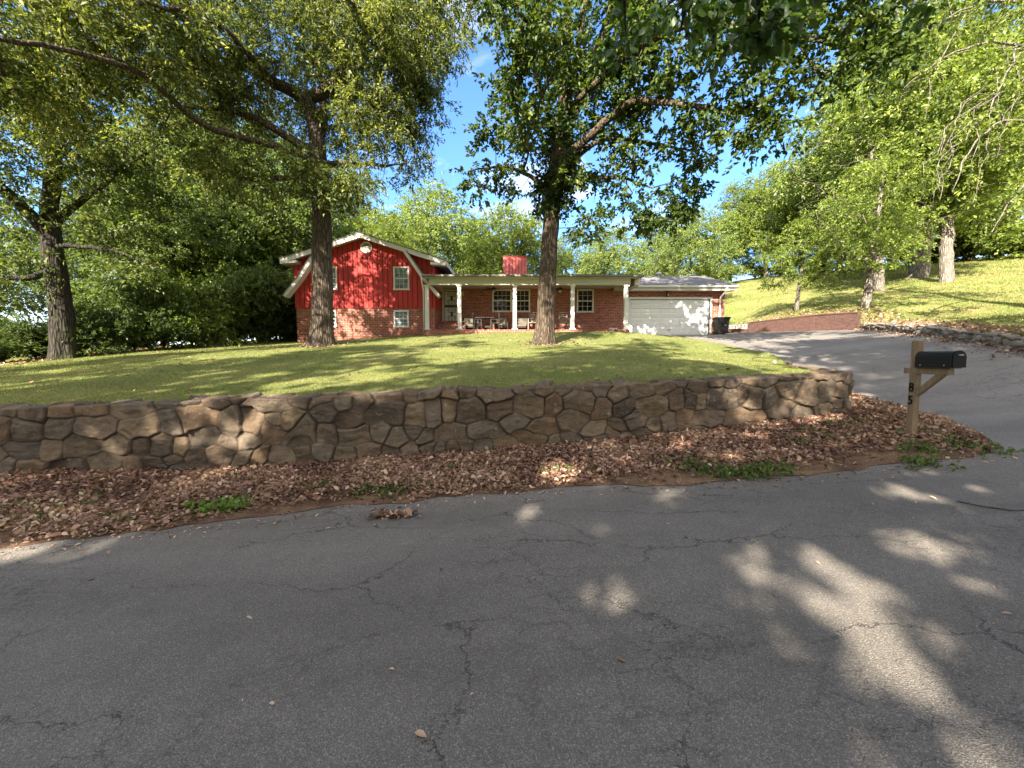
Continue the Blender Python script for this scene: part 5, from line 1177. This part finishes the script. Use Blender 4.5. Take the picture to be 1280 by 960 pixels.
zr0 = zz(412.5, 26.2) + .075; o = empty('baluster_railing', (0, 0, 0), 0, 'short white baluster railing between garage and brick wall', 'railing'); ht = zz(405, 26.2) - zr0
M = Matrix.Translation((ra.x, ra.y, zr0)) @ Matrix.Rotation(math.atan2(rb.y - ra.y, rb.x - ra.x), 4, 'Z'); Lr = (rb - ra).length
MB().box(0, Lr, -.05, .05, ht - .06, ht, M).build('top_rail', WHITE, o); MB().box(0, Lr, -.04, .04, 0, .05, M).build('bottom_rail', WHITE, o)
for k in range(9): MB().box(k * (Lr - .08) / 8, k * (Lr - .08) / 8 + .08, -.035, .035, .051, ht - .061, M).build('baluster', WHITE, o)

# ------------------------------------------------------------------ mailbox
c = at(1138.5, 548, 5.7); mz = zl(c.x, 5.7) - .02
ang = math.atan2(-1, .07)          # the box points towards the road
mb_ = empty('mailbox', (c.x, 5.7, mz), ang, 'black mailbox on a weathered wooden post numbered 85', 'mailbox')
top = at(1146, 425, 5.7).z - mz; armz = at(1140, 460, 5.6).z - mz
m = MB(); m.box(-.045, .045, -.045, .045, -.3, top - .02); m.add([(-.045, -.045, top - .02), (.045, -.045, top - .02), (.045, .045, top - .02), (-.045, .045, top - .02), (-.03, -.03, top), (.03, -.03, top), (.03, .03, top), (-.03, .03, top)], [(4, 5, 6, 7), (0, 1, 5, 4), (1, 2, 6, 5), (2, 3, 7, 6), (3, 0, 4, 7)])
post = m.build('post', WOOD, mb_, bevel=.006)
m = MB(); m.box(-.13, .50, -.0445, .0445, armz - .085, armz); m.box(-.135, -.047, -.046, .046, armz - .087, armz + .002)
MB().box(-.13, .44, -.043, .043, armz - .085, armz).build('arm', WOOD, mb_, bevel=.005)
bl = Matrix.Translation((.03, 0, armz - .38)) @ Matrix.Rotation(-R(45), 4, 'Y'); MB().box(0, .44, -.032, .032, -.04, .035, bl).build('brace', WOOD, mb_, bevel=.004)
MB().box(.05, .485, -.085, .085, armz + .002, armz + .022).build('mounting_board', DARKM, mb_)
# body: arched tin
def arch(w, h, n=26):
    pts = [(-w, 0), (w, 0)]; hr = h - w
    return pts + [(w * math.cos(t_), hr + w * math.sin(t_)) for t_ in np.linspace(0, math.pi, n)]
bz = armz + .024; W_, Hh = .092, .215
m = MB(); m.prism([(y_, z_ + bz) for y_, z_ in arch(W_, Hh)], .052, .50, 'x'); body = m.build('box_body', mat_paint('black_tin', (.009, .010, .010), .36, .45, (.022, .022, .018), .25), mb_, bevel=.004)
m = MB(); m.prism([(y_, z_ + bz - .006) for y_, z_ in arch(W_ + .006, Hh + .012)], .501, .522, 'x'); bd_ = m.build('box_door', mat_paint('black_tin_door', (.003, .003, .003), .6, .1, None, .12), mb_, bevel=.004)
MB().box(.522, .540, -.03, .03, bz + Hh * .72, bz + Hh * .72 + .012).build('handle', mat_paint('grey_metal', (.35, .34, .33), .35, .2), bd_)
MB().box(.30, .33, .093, .099, bz + .03, bz + .15).box(.25, .33, .093, .099, bz + .15, bz + .19).build('flag', mat_paint('flag_red', (.25, .03, .02), .5, .3), mb_)
for xk in (.13, .42): MB().tube([(xk, -.093, bz + .02), (xk, -.099, bz + .02)], .008, 8).build('rivet', mat_paint('grey_metal', (.35, .34, .33), .35, .2), mb_)
for sgn in (-1, 1):
    for ch_, py in (('8', 484.5), ('5', 500.5)):
        cu = bpy.data.curves.new('number', 'FONT'); cu.body = ch_; cu.size = .185; cu.extrude = .006; cu.align_x = 'CENTER'; cu.align_y = 'CENTER'; cu.offset = .001
        cu.materials.append(BLACKP)
        tmp = bpy.data.objects.new('tmp', cu); COL.objects.link(tmp); bpy.context.view_layer.update(); nme = bpy.data.meshes.new_from_object(tmp.evaluated_get(bpy.context.evaluated_depsgraph_get())); bpy.data.objects.remove(tmp)
        t_ = bpy.data.objects.new('number', nme); COL.objects.link(t_); t_.parent = post
        t_.location = (0, sgn * .053, at(1138, py, 5.7).z - mz); t_.scale = (.72, 1, 1); t_.rotation_euler = (R(90), 0, 0 if sgn < 0 else R(180))

# ------------------------------------------------------------------ light, sky, camera
EL, AZ = R(33), math.atan2(.45, .89)      # light travels towards (+.45, +.89)
ld = Vector((math.cos(EL) * .451, math.cos(EL) * .892, -math.sin(EL)))
sun = bpy.data.lights.new('sun', 'SUN'); sun.energy = 4.6; sun.angle = R(.53); sun.color = (1, .91, .76)
so = bpy.data.objects.new('sun', sun); COL.objects.link(so); so.rotation_euler = ld.to_track_quat('-Z', 'Y').to_euler()
w = bpy.data.worlds.new('World'); sc.world = w; w.use_nodes = True; nt = w.node_tree; nt.nodes.clear()
sky = nt.nodes.new('ShaderNodeTexSky'); sky.sky_type = 'NISHITA'; sky.sun_disc = False; sky.sun_elevation = EL; sky.sun_rotation = math.atan2(-.451, -.892); sky.air_density = 1.0; sky.dust_density = .6; sky.ozone_density = 1.6
tc = nt.nodes.new('ShaderNodeTexCoord'); sep = nt.nodes.new('ShaderNodeSeparateXYZ'); nt.links.new(tc.outputs['Generated'], sep.inputs[0])
mx_ = nt.nodes.new('ShaderNodeMath'); mx_.operation = 'MAXIMUM'; nt.links.new(sep.outputs[2], mx_.inputs[0]); mx_.inputs[1].default_value = .08
dv = nt.nodes.new('ShaderNodeVectorMath'); dv.operation = 'DIVIDE'; cmb = nt.nodes.new('ShaderNodeCombineXYZ')
for k in range(3): nt.links.new(mx_.outputs[0], cmb.inputs[k])
nt.links.new(tc.outputs['Generated'], dv.inputs[0]); nt.links.new(cmb.outputs[0], dv.inputs[1])
nz = nt.nodes.new('ShaderNodeTexNoise'); nz.inputs['Scale'].default_value = 1.3; nz.inputs['Detail'].default_value = 8; nz.inputs['Roughness'].default_value = .58; nz.inputs['Distortion'].default_value = .5; nt.links.new(dv.outputs[0], nz.inputs['Vector'])
cr = nt.nodes.new('ShaderNodeValToRGB'); cr.color_ramp.elements[0].position = .55; cr.color_ramp.elements[0].color = (0, 0, 0, 1); cr.color_ramp.elements[1].position = .86; cr.color_ramp.elements[1].color = (.75, .75, .75, 1); nt.links.new(nz.outputs[0], cr.inputs[0])
mixc = nt.nodes.new('ShaderNodeMix'); mixc.data_type = 'RGBA'; 
# unseen cloud bank added behind the viewer as neutral fill, clear blue ahead
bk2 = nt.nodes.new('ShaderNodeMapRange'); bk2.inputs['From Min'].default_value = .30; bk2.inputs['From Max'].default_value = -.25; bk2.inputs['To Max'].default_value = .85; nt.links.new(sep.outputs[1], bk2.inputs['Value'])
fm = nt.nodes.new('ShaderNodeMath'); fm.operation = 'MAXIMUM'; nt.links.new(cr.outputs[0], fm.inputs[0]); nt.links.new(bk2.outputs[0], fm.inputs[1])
dk = nt.nodes.new('ShaderNodeMix'); dk.data_type = 'RGBA'; dk.blend_type = 'MULTIPLY'; dk.inputs[0].default_value = 1; nt.links.new(sky.outputs[0], dk.inputs[6]); dk.inputs[7].default_value = (.44, .62, .82, 1)
hz_ = nt.nodes.new('ShaderNodeMapRange'); hz_.inputs['From Min'].default_value = .22; hz_.inputs['From Max'].default_value = .0; hz_.inputs['To Max'].default_value = .5; nt.links.new(sep.outputs[2], hz_.inputs['Value'])
fm2 = nt.nodes.new('ShaderNodeMath'); fm2.operation = 'MAXIMUM'; nt.links.new(fm.outputs[0], fm2.inputs[0]); nt.links.new(hz_.outputs[0], fm2.inputs[1])
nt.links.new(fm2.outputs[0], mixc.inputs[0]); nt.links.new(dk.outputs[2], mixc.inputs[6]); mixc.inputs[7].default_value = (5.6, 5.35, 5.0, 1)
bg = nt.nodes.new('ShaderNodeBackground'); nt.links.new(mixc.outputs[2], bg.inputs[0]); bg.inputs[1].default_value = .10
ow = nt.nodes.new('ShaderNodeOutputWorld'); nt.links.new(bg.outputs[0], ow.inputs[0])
cam = bpy.data.cameras.new('camera'); co = bpy.data.objects.new('camera', cam); COL.objects.link(co)
co.location = (0, 0, EYE); co.rotation_euler = (math.pi / 2 - PITCH, 0, 0); cam.sensor_fit = 'HORIZONTAL'; cam.sensor_width = 36; cam.lens = 36 * F / 1280; cam.clip_end = 3000; cam.clip_start = .05
sc.camera = co
vs = sc.view_settings; vs.view_transform = 'Standard'; vs.look = 'None'; vs.gamma = 1; vs.exposure = 2.55
sc.render.engine = 'CYCLES'; sc.cycles.max_bounces = 8; sc.cycles.diffuse_bounces = 4; sc.cycles.transmission_bounces = 6; sc.cycles.use_denoising = True
sc.cycles.sample_clamp_indirect = 6; sc.cycles.caustics_reflective = False; sc.cycles.caustics_refractive = False
